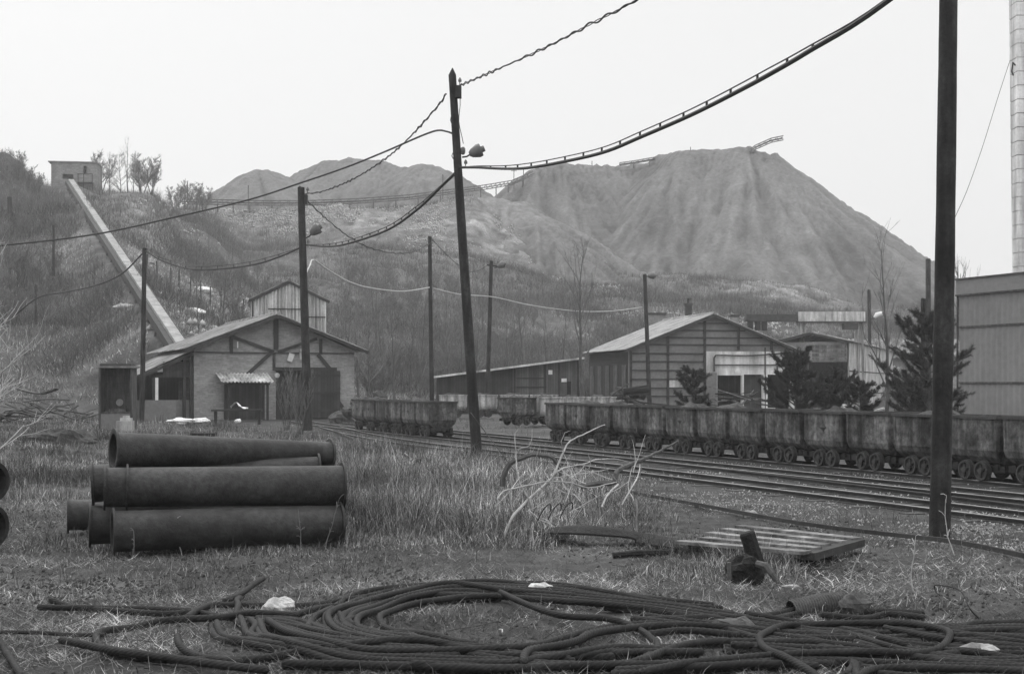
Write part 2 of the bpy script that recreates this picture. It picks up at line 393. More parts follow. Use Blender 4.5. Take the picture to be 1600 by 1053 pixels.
heap('spoil_heap', [(352, 300, 272), (372, 283, 272), (402, 264, 273), (425, 268, 275), (448, 277, 281)], (-100, -20, 245, 325), .62, 3)
heap('spoil_heap', [(476, 268, 292), (508, 254, 292), (548, 248, 292), (575, 251, 290), (590, 250, 288), (622, 262, 286), (640, 264, 283), (663, 255, 279), (690, 263, 277), (716, 280, 276), (742, 295, 275)], (-90, 20, 240, 350), .62, 11)
heap('spoil_heap', [(842, 262, 258), (880, 257, 259), (940, 258, 262), (985, 260, 262), (1018, 256, 262), (1034, 242, 262), (1062, 234, 260), (1130, 233, 258), (1168, 230, 257), (1180, 237, 257), (1192, 237, 256), (1203, 243, 255)], (-50, 130, 165, 330), .74, 23, 1.0, 1.4)
heap('spoil_heap', [(1210, 240, 255), (1234, 262, 255), (1252, 278, 255), (1284, 304, 255), (1334, 340, 254), (1392, 381, 253), (1442, 414, 252), (1512, 458, 250)], (0, 150, 165, 330), .82, 41, .5, 1.1)
heap('spoil_heap', [(700, 312, 236), (760, 308, 238), (812, 316, 236), (838, 340, 230), (862, 372, 224)], (-30, 30, 190, 262), .6, 7, 1.5, 1.8)

# rail bed: dark cinders under the three tracks
def TP(n, s, z=0.0): return Vector((n * TN[0] + s * TS[0], n * TN[1] + s * TS[1], z))

# ---------------------------------------------------------------- railway tracks
def offset_path(path, d):
    out = []
    for i, p in enumerate(path):
        t = path[min(i + 1, len(path) - 1)] - path[max(i - 1, 0)]; t.normalize(); out.append(p + Vector((-t.y, t.x, 0)) * d)
    return out
RAILPROF = [(-.045, 0), (.045, 0), (.045, .012), (.008, .02), (.008, .05), (.024, .056), (.024, .075), (-.024, .075), (-.024, .056), (-.008, .05), (-.008, .02), (-.045, .012)]
def sweep(mb, path, prof):
    k = len(mb.v); n = len(prof)
    for i, p in enumerate(path):
        t = path[min(i + 1, len(path) - 1)] - path[max(i - 1, 0)]; t.z = 0; t.normalize(); s_ = Vector((-t.y, t.x, 0))
        for x, z in prof: mb.v.append(tuple(p + s_ * x + Vector((0, 0, z))))
    for i in range(len(path) - 1):
        for j in range(n): mb.f.append((k + i * n + j, k + i * n + (j + 1) % n, k + (i + 1) * n + (j + 1) % n, k + (i + 1) * n + j))
    mb.f.append(tuple(k + j for j in range(n))[::-1]); mb.f.append(tuple(k + (len(path) - 1) * n + j for j in range(n)))
def track(label, path, s0=None, gauge=.8, nsl=75):
    path = catmull(path, .5)
    t = thing('railway_track', label, 'railway track', path[0], 0, 'narrow gauge tracks across the yard')
    loc = [p - path[0] for p in path]
    for d in (-gauge / 2, gauge / 2):
        mb = MB(); pp = offset_path(loc, d); sweep(mb, pp, RAILPROF); r = obj('rail', mb, 'rail', t)
        hb = MB(); sweep(hb, [p + Vector((0, 0, .075)) for p in pp], [(-.024, 0), (.024, 0), (.02, .004), (-.02, .004)]); obj('rail_head', hb, 'railtop', r)
    mb = MB(); mb.box((-.75, -.1, -.08), (.75, .1, .012)); me = meshfrom('sleeper', mb); me.materials.append(MT('sleeper'))
    acc = 0; last = loc[0]; cnt = 0
    for i in range(1, len(loc)):
        acc += (loc[i] - loc[i - 1]).length
        if acc >= .72 and cnt < 98:
            acc = 0; cnt += 1; o = bpy.data.objects.new('sleeper', me); C.objects.link(o); o.parent = t; d = loc[i] - loc[i - 1]
            o.location = loc[i]; o.rotation_euler = (0, 0, math.atan2(d.y, d.x) + R(90) + random.uniform(-.03, .03))
    return t
RZ = .0
track('nearest pair of rails across the dark yard, merging far off beside the pole', [TP(12.6, -9), TP(12.6, 10), TP(12.6, 30), TP(12.6, 38), TP(13.2, 45), TP(14.4, 53)])
track('middle pair of rails, running under the short train of rusty carts', [TP(14.7, -9), TP(14.7, 10), TP(14.7, 40), TP(14.7, 54), TP(15.4, 62)])
track('farthest pair of rails, under the long train of rusty mine carts', [TP(16.85, -9), TP(16.85, 10), TP(16.85, 45), TP(16.7, 58)])
# turnout rails between the near and the middle track
mb = MB(); sweep(mb, catmull([TP(13.0, 2), TP(13.15, 8), TP(13.9, 18), TP(14.3, 26)], .5), RAILPROF)
tag(obj('turnout_rail', mb, 'rail', world=True), 'single crossing rail curving from the near track over to the middle track', 'rail')
# loose rail in the dirt in front
lp = [GG(988, 776), GG(1100, 797), GG(1250, 825), GG(1400, 848), GG(1610, 888)]; lp = [p + Vector((0, 0, .035)) for p in lp]; lp[-1].z += .05; lp[-2].z += .03; lp.insert(-1, lp[-2].lerp(lp[-1], .5) + Vector((0, 0, .03)))
mb = MB(); sweep(mb, catmull(lp, .4), [(-.022, 0), (.022, 0), (.016, .045), (-.016, .045)])
tag(obj('loose_rail', mb, 'iron', world=True), 'long loose rail lying in the dirt behind the stack of boards', 'rail')
for lab, a, b in (('short rail end sticking out of the grass left of the short cart train', (522, 676), (575, 700)), ('thin rail lying in pale grass right of the tall pipe pile', (590, 698), (655, 724))):
    mb = MB(); sweep(mb, catmull([GG(*a), GG(*b)], .4), [(-.04, 0), (.04, 0), (.03, .08), (-.03, .08)])
    tag(obj('loose_rail', mb, 'iron', world=True), lab, 'rail')

# ---------------------------------------------------------------- mine carts
def make_cart(label, group, body='cart', L=1.27, W=.9, fill=0, seed=1):
    t = thing('mine_cart', label, 'mine cart', (0, 0, 0), 0, group)
    mb = MB(); prof = [(-W / 2, 1.13), (-W / 2, .6)]
    for i in range(1, 8):
        a = math.pi * i / 8; prof.append((-W / 2 * math.cos(a), (.6) - .27 * math.sin(a)))
    prof += [(W / 2, .6), (W / 2, 1.13)]
    inn = [(x * .95, z + (.02 if z < 1.1 else 0)) for x, z in prof]
    # travel axis = local y ; cross section in xz
    k = len(mb.v); n = len(prof); ns = 6; rn = random.Random(seed)
    for q, (pr, sgn) in enumerate(((prof, 1), (inn, -1))):
        for i in range(ns + 1):
            y = -L / 2 + L * i / ns
            for x, z in pr: mb.v.append((x * (1 + rn.uniform(-.02, .02)), y * (1 if sgn > 0 else .96) * (1 - .2 * max(0, (.68 - z) / .35) ** 2), z))
    o = n * (ns + 1)
    for i in range(ns):
        for j in range(n - 1):
            a = k + i * n + j; mb.f.append((a, a + n, a + n + 1, a + 1)); a += o; mb.f.append((a, a + 1, a + n + 1, a + n))
    for e in (0, ns):
        for q in (0, 1): mb.f.append(tuple(k + q * o + e * n + j for j in range(n)))
    bd = obj('tub', mb, body, t)
    rm = MB(); h = .03
    for sx in (-1, 1): rm.box((sx * W / 2 - .03, -L / 2 - .02, 1.125), (sx * W / 2 + .03, L / 2 + .02, 1.175))
    for sy in (-1, 1): rm.box((-W / 2 + .03, sy * L / 2 - .02, 1.127), (W / 2 - .03, sy * L / 2 + .02, 1.172))
    obj('rim', rm, body if body != 'cart' else 'rust', bd)
    for sy in (-1, 1):
        for sx in (-1, 1): st = MB(); st.box((sx * W / 2 - .01, sy * (L / 2 - .045) - .02, .66), (sx * W / 2 + .01, sy * (L / 2 - .045) + .02, 1.12)); obj('corner_strap', st, body, bd)
    fr = MB()
    for sx in (-.27, .27): fr.box((sx - .035, -L / 2 - .03, .24), (sx + .035, L / 2 + .03, .35))
    for y in (-.5, -.21, .21, .5): fr.box((-.34, y - .04, .285), (.34, y + .04, .37))
    for sx in (-1, 1):
        for sy in (-1, 1): fr.add([(sx * .27, sy * .25, .37), (sx * .27, sy * .5, .37), (sx * .42, sy * .45, .62), (sx * .42, sy * .3, .62), (sx * .24, sy * .25, .37), (sx * .24, sy * .5, .37), (sx * .39, sy * .45, .62), (sx * .39, sy * .3, .62)], [(0, 1, 2, 3), (4, 7, 6, 5), (0, 4, 5, 1), (3, 2, 6, 7), (1, 5, 6, 2), (0, 3, 7, 4)])
    obj('underframe', fr, 'iron', t)
    for sy in (-1, 1):
        b = MB(); b.tube([(0, sy * (L / 2 + .02), .33), (0, sy * (L / 2 + .075), .33)], .075, 14); obj('buffer', b, 'iron', t)
    for sy in (-.205, .205):
        a = MB(); a.tube([(-.44, sy, .25), (.44, sy, .25)], .025, 8); obj('axle', a, 'iron', t)
        for sx in (-1, 1):
            wv = MB(); x = sx * .385; rr = .162
            k = len(wv.v); n = 28; pr = [(.0, .05), (.0, rr - .05), (.02 * sx, rr - .035), (.045 * sx, rr - .03), (.045 * sx, rr), (-.03 * sx, rr), (-.03 * sx, rr + .025), (-.045 * sx, rr + .025), (-.045 * sx, rr - .04), (-.015 * sx, rr - .06), (-.02 * sx, .05)]
            for px, pz in pr:
                for j in range(n): an = 2 * math.pi * j / n; wv.v.append((x + px, sy + pz * math.cos(an), .25 + pz * math.sin(an)))
            for i in range(len(pr)):
                i2 = (i + 1) % len(pr)
                for j in range(n): wv.f.append((k + i * n + j, k + i * n + (j + 1) % n, k + i2 * n + (j + 1) % n, k + i2 * n + j))
            wh = obj('wheel', wv, 'wheel', t)
            hb = MB(); hb.tube([(x - .03, sy, .25), (x + .065 * sx, sy, .25)], .05, 14)
            for q in range(5): 
                a0 = q * 2 * math.pi / 5; hb.bar((x + .012 * sx, sy + .04 * math.cos(a0), .25 + .04 * math.sin(a0)), (x + .012 * sx, sy + .12 * math.cos(a0), .25 + .12 * math.sin(a0)), .03, .025)
            obj('hub', hb, 'wheel', wh)
    if fill:
        f = MB(); f.blob((0, 0, .86), (W * .46, L * .47, .38), fill, 8, .2); obj('rubble_load', f, 'ballast', t)
    return t
TRZ = math.atan2(TS[1], TS[0]) - R(90)
cproto = make_cart('a', 'long train of rusty mine carts', 'cart', fill=0)
cload = make_cart('b', 'long train of rusty mine carts', 'cart', fill=3)
clight = make_cart('c', 'pale mine carts', 'cartlight', fill=5, seed=4)
cvar = make_cart('d', 'long train of rusty mine carts', 'cart', fill=9, seed=8); cvar2 = make_cart('e', 'long train of rusty mine carts', 'cart', fill=0, seed=15)
_ord = ['first', 'second', 'third', 'fourth', 'fifth', 'sixth', 'seventh', 'eighth', 'ninth', 'tenth', 'eleventh', 'twelfth', 'thirteenth', 'fourteenth', 'fifteenth']
# far (left) end of the long train is at about u=867
s_end = 36.45
used = set()
PR = {'n': 0}
def putcart(proto, loc, rz, label, group, jit=.0):
    if proto.name in used: o = dup(proto, loc, rz, label, group)
    else: used.add(proto.name); o = proto; o.location = loc; o.rotation_euler = (0, 0, rz); o['label'] = label; o['group'] = group
    return o
extra = { 10: 'two left of the thick near pole', 11: 'partly behind the thick near pole', 12: 'next right of the thick near pole', 13: 'last whole one before the right edge', 14: 'cut off by the right edge of the photo'}
NC = 15
for i in range(NC):
    s = s_end - i * 1.43 - (0.03 if i % 3 == 0 else 0)
    lab = f'{_ord[i]} rusty mine cart from the far left end of the long train'
    if i > 9: lab = f'rusty mine cart of the long train, {extra[i]}'
    putcart({1: cload, 5: cload, 9: cload, 2: cvar, 6: cvar, 11: cvar, 3: cvar2, 8: cvar2, 10: cvar2, 13: cvar2}.get(i, cproto), TP(16.85, s, -.012 + random.uniform(0, .012)), TRZ + random.uniform(-.02, .02), lab, 'long train of rusty mine carts')
for i in range(6):
    s = 42.3 - .7 + i * 1.43
    lab = f'{_ord[i]} dark cart from the right end of the short train near the brick shed' if i else 'rusty mine cart at the near right end of the short train, its dented side pale'
    putcart(cproto if i in (0, 2, 3) else cload, TP(14.7, s, -.01), TRZ + random.uniform(-.015, .015), lab, 'short train of rusty mine carts')
a_ = R(-62)
for i in range(4):
    p = G(708 + 0, 655) ; 
    x, y = -2.9 + i * 1.5, 70 + i * .22
    nm = ['pale mine cart at the left end of the row behind the leaning pole', 'pale mine cart just left of the leaning pole, in the back row', 'pale mine cart just right of the leaning pole, in the back row', 'pale mine cart at the right end of the back row, behind the thin pole'][i]
    putcart(clight, (x, y, 0), R(-82), nm, 'row of pale mine carts')
for i in range(4):
    x, y = .2 + i * 1.12, 56.5 + i * .9
    nm = ['mine cart with a dark end plate standing apart between two trains', 'pale streaked mine cart right behind the dark ended cart', 'pale mine cart third behind the dark ended cart', 'pale mine cart farthest behind the dark ended cart, touching the long train'][i]
    putcart(clight if i else cload, (x, y, 0), R(-51), nm, 'pale carts between two trains')

# ---------------------------------------------------------------- poles and lamps
def poletube(base, top, r0, r1, n=14, pointed=0, seed=0):
    mb = MB(); rn = random.Random(seed); N = 26; pts = []; rr = []
    base, top = Vector(base), Vector(top)
    for i in range(N + 1):
        t = i / N; p = base.lerp(top, t); p.x += math.sin(t * 3.1 + seed) * .012 * (top - base).length * .12
        pts.append(p); rr.append((r0 + (r1 - r0) * t) * (1 + rn.uniform(-.02, .02)))
    if pointed: pts.append(top + Vector((0, 0, pointed))); rr.append(.01)
    else: pts.append(top + Vector((0, 0, .02))); rr.append(r1 * .6)
    mb.tube(pts, rr, n); return mb
def pole(label, u0, v0, u1, v1, Y, w0, w1, matk='pole', pointed=0, base=None, group='wooden utility poles', name='utility_pole'):
    b = AT(u0, Y, -.3) if base is None else base; b0 = Vector((b.x, b.y, b.z + .3)); tp = P(u1, v1, Y)
    t = thing(name, label, 'pole', b0, 0, group)
    obj('post', poletube(b - b0, tp - b0, w0, w1, pointed=pointed, seed=len(label)), matk, t, smooth=True)
    return t, b0, tp
def lamp_arm(parent, p0, head, s=1.0, light=False):
    """small floodlight on a bracket; coordinates relative to the pole's origin"""
    p0, head = Vector(p0), Vector(head); mb = MB(); mb.tube([p0, p0.lerp(head, .5) + Vector((0, 0, -.03 * s)), head], .02 * s, 6)
    a = obj('bracket', mb, 'iron', parent); d = (head - p0).normalized()
    h = MB(); h.tube([head - d * .06 * s, head, head + d * .16 * s, head + d * .24 * s], [.05 * s, .1 * s, .16 * s, .15 * s], 14)
    obj('lamp_head', h, 'tin' if light else 'insul', parent, smooth=True)
    g = MB(); g.tube([head + d * .22 * s, head + d * .32 * s], [.08 * s, .07 * s], 12); obj('lamp_glass', g, 'insul', parent)
def insulators(parent, pts, s=1.0):
    for p in pts:
        mb = MB(); p = Vector(p); mb.tube([p, p + Vector((.07 * s, 0, 0)), p + Vector((.08 * s, 0, .1 * s))], .012 * s, 6); mb.tube([p + Vector((.08 * s, 0, .08 * s)), p + Vector((.08 * s, 0, .12 * s)), p + Vector((.08 * s, 0, .17 * s))], [.035 * s, .04 * s, .015 * s], 10)
        obj('insulator', mb, 'insul', parent)
# leaning central pole
t1, b1, tp1 = pole('tall leaning dark wooden pole with pointed top in the middle of the yard', 747, 720, 707, 118, 31.5, .125, .085, pointed=.16)
q = lambda u, v, Y=31.5, b=b1: P(u, v, Y) - b
mb = MB(); mb.box(q(713, 154, 31.42) + Vector((-.02, -.12, 0)), q(721, 136, 31.42) + Vector((0, .06, 0))); obj('junction_box', mb, 'iron', t1)
lamp_arm(t1, q(722, 246), q(737, 240), .95)
mb = MB(); mb.blob(q(723, 236), (.06, .06, .09), 4, 6, .05); obj('insulator', mb, 'insul', t1, smooth=True)
insulators(t1, [q(722, 262), q(713, 134)])
mb = MB(); mb.tube(catmull([q(719, 152, 31.3), q(719, 165, 31.3), q(717, 190, 31.3), q(722, 215, 31.3), q(724, 225, 31.3)], .1), .008, 5); mb.tube(catmull([q(706, 180, 31.3), q(704, 188, 31.3), q(707, 196, 31.3)], .05), .01, 5); mb.tube(catmull([q(710, 236, 31.3), q(706, 244, 31.3), q(711, 252, 31.3)], .05), .01, 5)
obj('pole_cable', mb, 'cable', t1)
t2, b2, tp2 = pole('dark wooden pole with a small floodlight standing before the brick shed', 481, 660, 471, 293, 52, .17, .125)
q2 = lambda u, v: P(u, v, 52) - b2
lamp_arm(t2, q2(478, 372), q2(488, 364), 1.3); mb = MB(); mb.box(q2(476, 320) + Vector((0, -.15, 0)), q2(481, 305) + Vector((0, .05, 0))); obj('junction_box', mb, 'iron', t2); insulators(t2, [q2(476, 303), q2(477, 384)], 1.4)
t3, b3, tp3 = pole('thick near pole, nearly black, cut by the top edge of the photo', 1467, 838, 1482.5, -40, 15.9, .118, .098, base=None)
t4, b4, tp4 = pole('slim bare wooden pole just left of the leaning pole, straight top', 675, 652, 672, 370, 72, .12, .095)
insulators(t4, [P(673, 380, 72) - b4, P(674, 450, 72) - b4], 1.4)
t5, b5, tp5 = pole('slim wooden pole with crossarm and lamp just right of the leaning pole', 760, 650, 768, 408, 78, .13, .10)
mb = MB(); mb.bar(P(761, 414, 78) - b5, P(779, 417, 78) - b5, .09, .09); obj('crossarm', mb, 'pole', t5); insulators(t5, [P(763, 412, 78) - b5, P(775, 414, 78) - b5], 1.5)
lamp_arm(t5, P(772, 419, 78) - b5, P(779, 416, 78) - b5, 1.3)
t6, b6, tp6 = pole('slim dark pole with lamp in front of the workshop gable', 1016, 640, 1007, 429, 84, .14, .11)
lamp_arm(t6, P(1009, 431, 84) - b6, P(1014, 431, 84) - b6, 1.3)
t7, b7, tp7 = pole('wooden pole rising in front of the foot of the long chute', 221, 645, 226, 388, 64, .12, .095)
insulators(t7, [P(226, 394, 64) - b7], 1.4)
for lab, u0, u1, v1, Y, w_ in (('slim dark pole halfway up the left slope', 84, 84, 352, 112, .12), ('thick tapering post high on the left slope above pale rock', 17, 15, 308, 140, .3), ('short dark pole low on the left slope near the cut branches', 56, 56, 445, 96, .1)):
    tt, bb, _ = pole(lab, u0, 0, u1, v1, Y, w_, w_ * .7)
t8, b8, _ = pole('dark pole with a white street lamp behind the gantry', 1360, 0, 1358, 453, 118, .17, .13)
mb = MB(); mb.tube([P(1358, 500, 118) - b8, P(1366, 497, 118) - b8], .04, 6); obj('lamp_arm', mb, 'iron', t8)
mb = MB(); mb.tube([P(1366, 496, 118) - b8, P(1370, 492, 118) - b8, P(1383, 488, 118) - b8], [.1, .22, .14], 10); obj('lamp_head', mb, 'white', t8, smooth=True)
t9, b9, _ = pole('pale grey concrete post directly left of the thick near pole', 1452, 0, 1450, 405, 48, .085, .085, 'polegrey')
t10, b10, _ = pole('stubby dark wooden pole top above the big pine', 1442, 0, 1443, 467, 47, .08, .085)

# ---------------------------------------------------------------- overhead cables
def cable(label, pts, r=.012, wig=0, matk='cable', step=.25, messenger=None, name='overhead_cable', cat='cable'):
    """pts: (u, v, Y) supports and points along the hang"""
    path = catmull([P(*p) for p in pts], step)
    if wig:
        out = []; L = 0
        for i, p in enumerate(path):
            if i: L += (p - path[i - 1]).length
            out.append(p + Vector((0, math.cos(L / wig[0] * 6.283) * wig[1], math.sin(L / wig[0] * 6.283 + math.sin(L * 1.7)) * wig[1] * (1 + .45 * math.sin(L * 2.3) + .3 * math.sin(L * .9)))))
        path2 = out
    else: path2 = path
    loc = path[0]
    if messenger or wig:
        t = thing(name, label, cat, loc)
        mb = MB(); mb.tube([p - loc for p in path2], r, 6); obj('cable', mb, matk, t)
        if wig:
            mb = MB(); mb.tube([p - loc for p in [1.35 * a - .35 * b for a, b in zip(path, path2)]], r * .55, 5); obj('twisted_wire', mb, matk, t)
        if messenger:
            hgt, sp = messenger; up = [p + Vector((0, 0, hgt * min(1, 4 * i / len(path), 4 * (len(path) - 1 - i) / len(path) + .15))) for i, p in enumerate(path)]
            mb = MB(); mb.tube([p - loc for p in up], r * .35, 5); obj('carrier_wire', mb, matk, t)
            mb = MB(); L = 0
            for i in range(1, len(path)):
                L += (path[i] - path[i - 1]).length
                if L > sp: L = 0; mb.tube([path[i] - loc, up[i] - loc], r * .6, 5)
            obj('hanger', mb, matk, t)
        return t
    mb = MB(); mb.tube([p - loc for p in path2], r, 6); return tag(obj(name, mb, matk, loc=loc), label, cat)
cable('thin twisted phone wire from the leaning pole top up to the top edge', [(719, 134, 31.5), (770, 112, 28), (850, 76, 25), (925, 37, 23), (992, 2, 21.5), (1090, -60, 20), (1180, -130, 19)], .015, (.62, .02), step=.06)
cable('thin twisted wire descending from the leaning pole to the floodlight pole', [(697, 147, 31.5), (685, 165, 32.5), (640, 215, 36), (600, 250, 40), (550, 281, 45), (505, 299, 50), (478, 303, 52)], .018, (.8, .022), step=.08)
cable('long single cable sloping down across the sky to the left edge', [(712, 211, 31.5), (690, 204, 32), (665, 210, 33), (600, 238, 35), (540, 262, 37), (470, 286, 38), (390, 312, 39), (280, 338, 39), (150, 366, 38), (0, 384, 36), (-200, 400, 33)], .022)
cable('thick black cable hanging from carrier wire, rising right to the top edge', [(718, 262, 31.5), (745, 262, 30), (790, 264, 28.5), (830, 262, 27), (900, 249, 25), (950, 236, 23.6), (1000, 215, 22.4), (1080, 180, 20.6), (1165, 137, 18.9), (1230, 101, 17.8), (1270, 77, 17), (1330, 42, 16.2), (1386, 3, 15.5), (1480, -70, 14.6)], .03, messenger=(.085, .62))
cable('heavy double cable sagging from the leaning pole to the floodlight pole', [(716, 266, 31.5), (704, 278, 32), (690, 291, 33), (655, 325, 36), (610, 357, 40), (560, 376, 44), (520, 385, 48), (478, 383, 52)], .034, messenger=(.1, .9))
cable('double cable sagging between the floodlight pole and the chute pole', [(476, 384, 52), (440, 400, 54), (400, 413, 56), (350, 420, 58), (300, 421, 60), (255, 408, 62), (227, 392, 64)], .032, messenger=(.14, 1.1))
cable('cable drooping left from the chute pole across the lower slope', [(225, 394, 64), (190, 428, 66), (150, 446, 68), (100, 457, 70), (60, 465, 72), (20, 495, 74), (-40, 540, 76)], .035)
cable('thin dark wire from the floodlight pole down to the slim bare pole', [(478, 312, 52), (510, 342, 56), (545, 370, 60), (580, 388, 63), (620, 396, 66), (650, 392, 69), (672, 380, 72)], .018, (1.2, .03), step=.12)
cable('pale wire running from the floodlight pole to the slim bare pole', [(478, 428, 52), (484, 415, 53), (490, 406, 54), (510, 420, 56), (545, 440, 60), (580, 450, 64), (630, 455, 68), (672, 449, 72)], .028, matk='wirelight')
cable('pale wire from the slim bare pole across to the workshop lamp pole', [(675, 450, 72), (720, 460, 74), (770, 464, 76), (830, 477, 78), (900, 486, 80), (955, 486, 82), (1003, 480, 84)], .028, matk='wirelight')
cable('thin wire between the slim bare pole and the crossarm pole', [(673, 372, 72), (690, 390, 73), (715, 413, 75), (740, 425, 77), (765, 413, 78)], .016)
cable('hair thin guy wire from the tall pale chimney down behind the near pole', [(1578, 95, 68), (1560, 150, 67), (1535, 230, 66), (1510, 300, 65), (1490, 345, 64), (1470, 400, 63)], .014)

# ---------------------------------------------------------------- buildings
def gable_roof(mb_fn, name, parent, w, d, he, ha, ov=.4, oy=.45, apex=None, th=.07, matk='roof', corr=True):
    ax = w / 2 if apex is None else apex; out = []
    for sgn in (-1, 1):
        ex = -ov if sgn < 0 else w + ov; run = abs(ax - ex); full = ax if sgn < 0 else w - ax
        sl = (ha - he) / full; ez = ha - sl * run
        L = math.hypot(run, ha - ez); dv = Vector((ex - ax, 0, ez - ha)); o = Vector((ax, -oy, ha + .1))
        mb = MB()
        if sgn < 0: mb.corr(o, (0, 1, 0), dv, d + 2 * oy, L, .177, .03, .02)
        else: mb.corr(o, (0, 1, 0), dv, d + 2 * oy, L, .177, .03, .02)
        r = obj(name, mb, matk, parent); out.append(r)
        b = MB(); nrm = Vector((0, 0, 1)); p0 = Vector((ax, -oy + .03, ha + .0)); p1 = Vector((ex, -oy + .03, ez + .0))
        b.bar(p0, p1, .05, .16); obj('bargeboard', b, 'beam', r)
    mb = MB(); mb.tube([(ax, -oy - .03, ha + .12), (ax, d + oy, ha + .12)], .1, 8); obj('ridge_cap', mb, matk, parent)
    return out
# --- brick shed
th = R(22); SH = Vector((-14.98, 67, 0)); W_, D_ = 7.8, 12.0; HE, HA = 3.45, 4.95
sh = thing('brick_shed', 'low brick shed with dark timber braces and double doors, middle left', 'shed', SH, th)
mb = MB(); dx0, dx1, dz = 3.9, 6.7, 2.35
mb.wall(0, W_, 0, HE - .1, 0, .25, [(dx0, dx1, 0, dz)])
mb.box((0, .25, 0), (.25, D_, HE - .1)); mb.box((W_ - .25, .25, 0), (W_, D_, HE - .1)); mb.box((.25, D_ - .25, 0), (W_ - .25, D_, HE - .1))
obj('brick_wall', mb, 'brick', sh)
mb = MB(); mb.prism([(0, HE - .1), (W_, HE - .1), (W_ / 2, HA)], .02, .22); obj('gable', mb, 'brick', sh); mb = MB(); mb.prism([(0.05, HE - .1), (W_ - .05, HE - .1), (W_ / 2, HA)], D_ - .22, D_ - .02); obj('gable', mb, 'brick', sh)
gable_roof(None, 'roof', sh, W_, D_, HE, HA, .55, .6)
def beam(p, q, w_=.14, par=sh, k='beam', nm='timber_beam'):
    mb = MB(); mb.bar(p, q, w_, .07, up=(0, 1, 0)); return obj(nm, mb, k, par)
y = -.04
beam((.05, y, HE - .25), (W_ - .05, y, HE - .25), .045)
beam((W_ / 2, y, HE - .1), (W_ / 2, y, HA - .1), .22)
beam((1.75, y, HE - .3), (1.75, y, HE + .5)); beam((6.1, y, HE - .3), (6.1, y, HE + .45))
beam((1.8, y - .01, HE + .5), (3.8, y - .01, HE - .2), .14); beam((4.0, y - .01, HE - .2), (5.9, y - .01, HE + .45), .14)
beam((3.65, y - .012, HE - .25), (1.9, y - .012, 1.6), .17); beam((3.8, y, HE - .3), (3.8, y, dz), .12)
beam((5.95, y - .01, HE - .3), (6.6, y - .01, dz + .05), .16); beam((6.75, y - .01, 1.15), (7.55, y - .01, .1), .15)

mb = MB(); mb.box((dx0 + .05, .3, 0), (dx0 + 1.1, .36, dz - .03)); obj('door_leaf', mb, 'door', sh)
mb = MB(); mb.box((dx1 - 1.25, -.12, .05), (dx1 + .35, -.05, dz)); dl = obj('door_leaf', mb, 'door', sh)
for z in (.35, 1.2, 2.05): mb = MB(); mb.box((dx1 - 1.25, -.16, z), (dx1 + .35, -.125, z + .12)); obj('door_rail', mb, 'beam', dl)
mb = MB(); mb.box((dx0 - .15, -.07, dz), (dx1 + .2, -.005, dz + .16)); obj('lintel', mb, 'beam', sh)
for x, z, a, k in ((4.6, 2.98, .35, .26), (5.15, 3.05, -.05, .22)):
    m4 = Matrix.Translation((x, -.1, z)) @ Matrix.Rotation(a, 4, 'Y'); mb = MB(); mb.box((-k / 2, -.012, -k * .75), (k / 2, .012, k * .75), m4); obj('notice_board', mb, 'plaster', sh)
mb = MB(); mb.tube([(3.92, -.12, 2.12), (3.92, -.2, 2.12)], .12, 14); obj('wall_lamp', mb, 'concrete', sh)
mb = MB(); mb.tube([(5.1, -.08, 3.35), (5.1, -.3, 3.3)], .05, 8); mb.blob((5.1, -.34, 3.27), (.09, .09, .07), 3, 6, .0); obj('wall_lamp', mb, 'concrete', sh)
mb = MB(); mb.box((2.02, -.08, 3.42), (2.07, -.05, 3.72)); obj('number_strip', mb, 'white', sh)
# porch with corrugated roof
ph = MB(); ph.corr((1.0, -1.55, 1.78), (1, 0, 0), (0.0, 1.5, .42), 2.5, 1.56, .17, .035, .015); obj('porch_roof', ph, 'tin', sh)
for x in (1.35, 3.15): mb = MB(); mb.box((x, -1.4, 0), (x + .1, -1.3, 1.76)); obj('porch_post', mb, 'beam', sh)
mb = MB(); mb.box((1.4, -.09, 0), (3.2, -.03, 1.7)); obj('porch_boards', mb, 'door', sh)
mb = MB(); mb.box((1.3, -1.42, 1.66), (3.3, -1.3, 1.75)); mb.box((3.0, -1.1, 0), (3.12, -1.0, 1.72)); obj('porch_beam', mb, 'beam', sh)
# lean-to on the left
lt = thing('lean_to', 'open timber lean-to under a sloping roof on the left side of the brick shed', 'lean-to', SH, th)
lw = 2.9
mb = MB(); mb.corr((-.02, .0, HE - .15), (0, 1, 0), (-lw, 0, -1.35), 9.0, 3.3, .177, .03, .02); obj('roof', mb, 'roof', lt)
mb = MB(); mb.bar((-.05, -.05, HE - .3), (-lw - .05, -.05, HE - 1.65), .1, .14); mb.bar((-.05, 1.0, HE - .35), (-lw - .05, 1.0, HE - 1.7), .1, .12); obj('rafter', mb, 'beam', lt)
mb = MB(); mb.box((-lw + .1, .2, 2.0), (-.05, .3, 2.14)); mb.box((-1.4, .2, 2.14), (-.05, .29, 2.75)); obj('header_beam', mb, 'door', lt)
for x in (-lw + .12, -1.9, -.5, -.18): mb = MB(); mb.box((x, .1, 0), (x + .14, .24, 2.02 if x < -1 else 3.0)); obj('post', mb, 'beam', lt)
mb = MB(); mb.box((-1.78, .06, .95), (-1.64, .09, 2.0)); obj('pale_post', mb, 'white', lt)
mb = MB(); mb.wall(-lw, -.1, 0, .95, .3, .4); obj('low_wall', mb, 'panelwall', lt)
mb = MB(); mb.box((-lw + .1, 4.0, 0), (-.1, 4.1, 2.3)); mb.box((-lw, .5, 0), (-lw + .1, 4, 1.6)); obj('back_boards', mb, 'door', lt)
mb = MB(); mb.box((-2.5, -.35, 0), (-.9, -.25, .95)); obj('front_screen', mb, 'panelwall', lt)
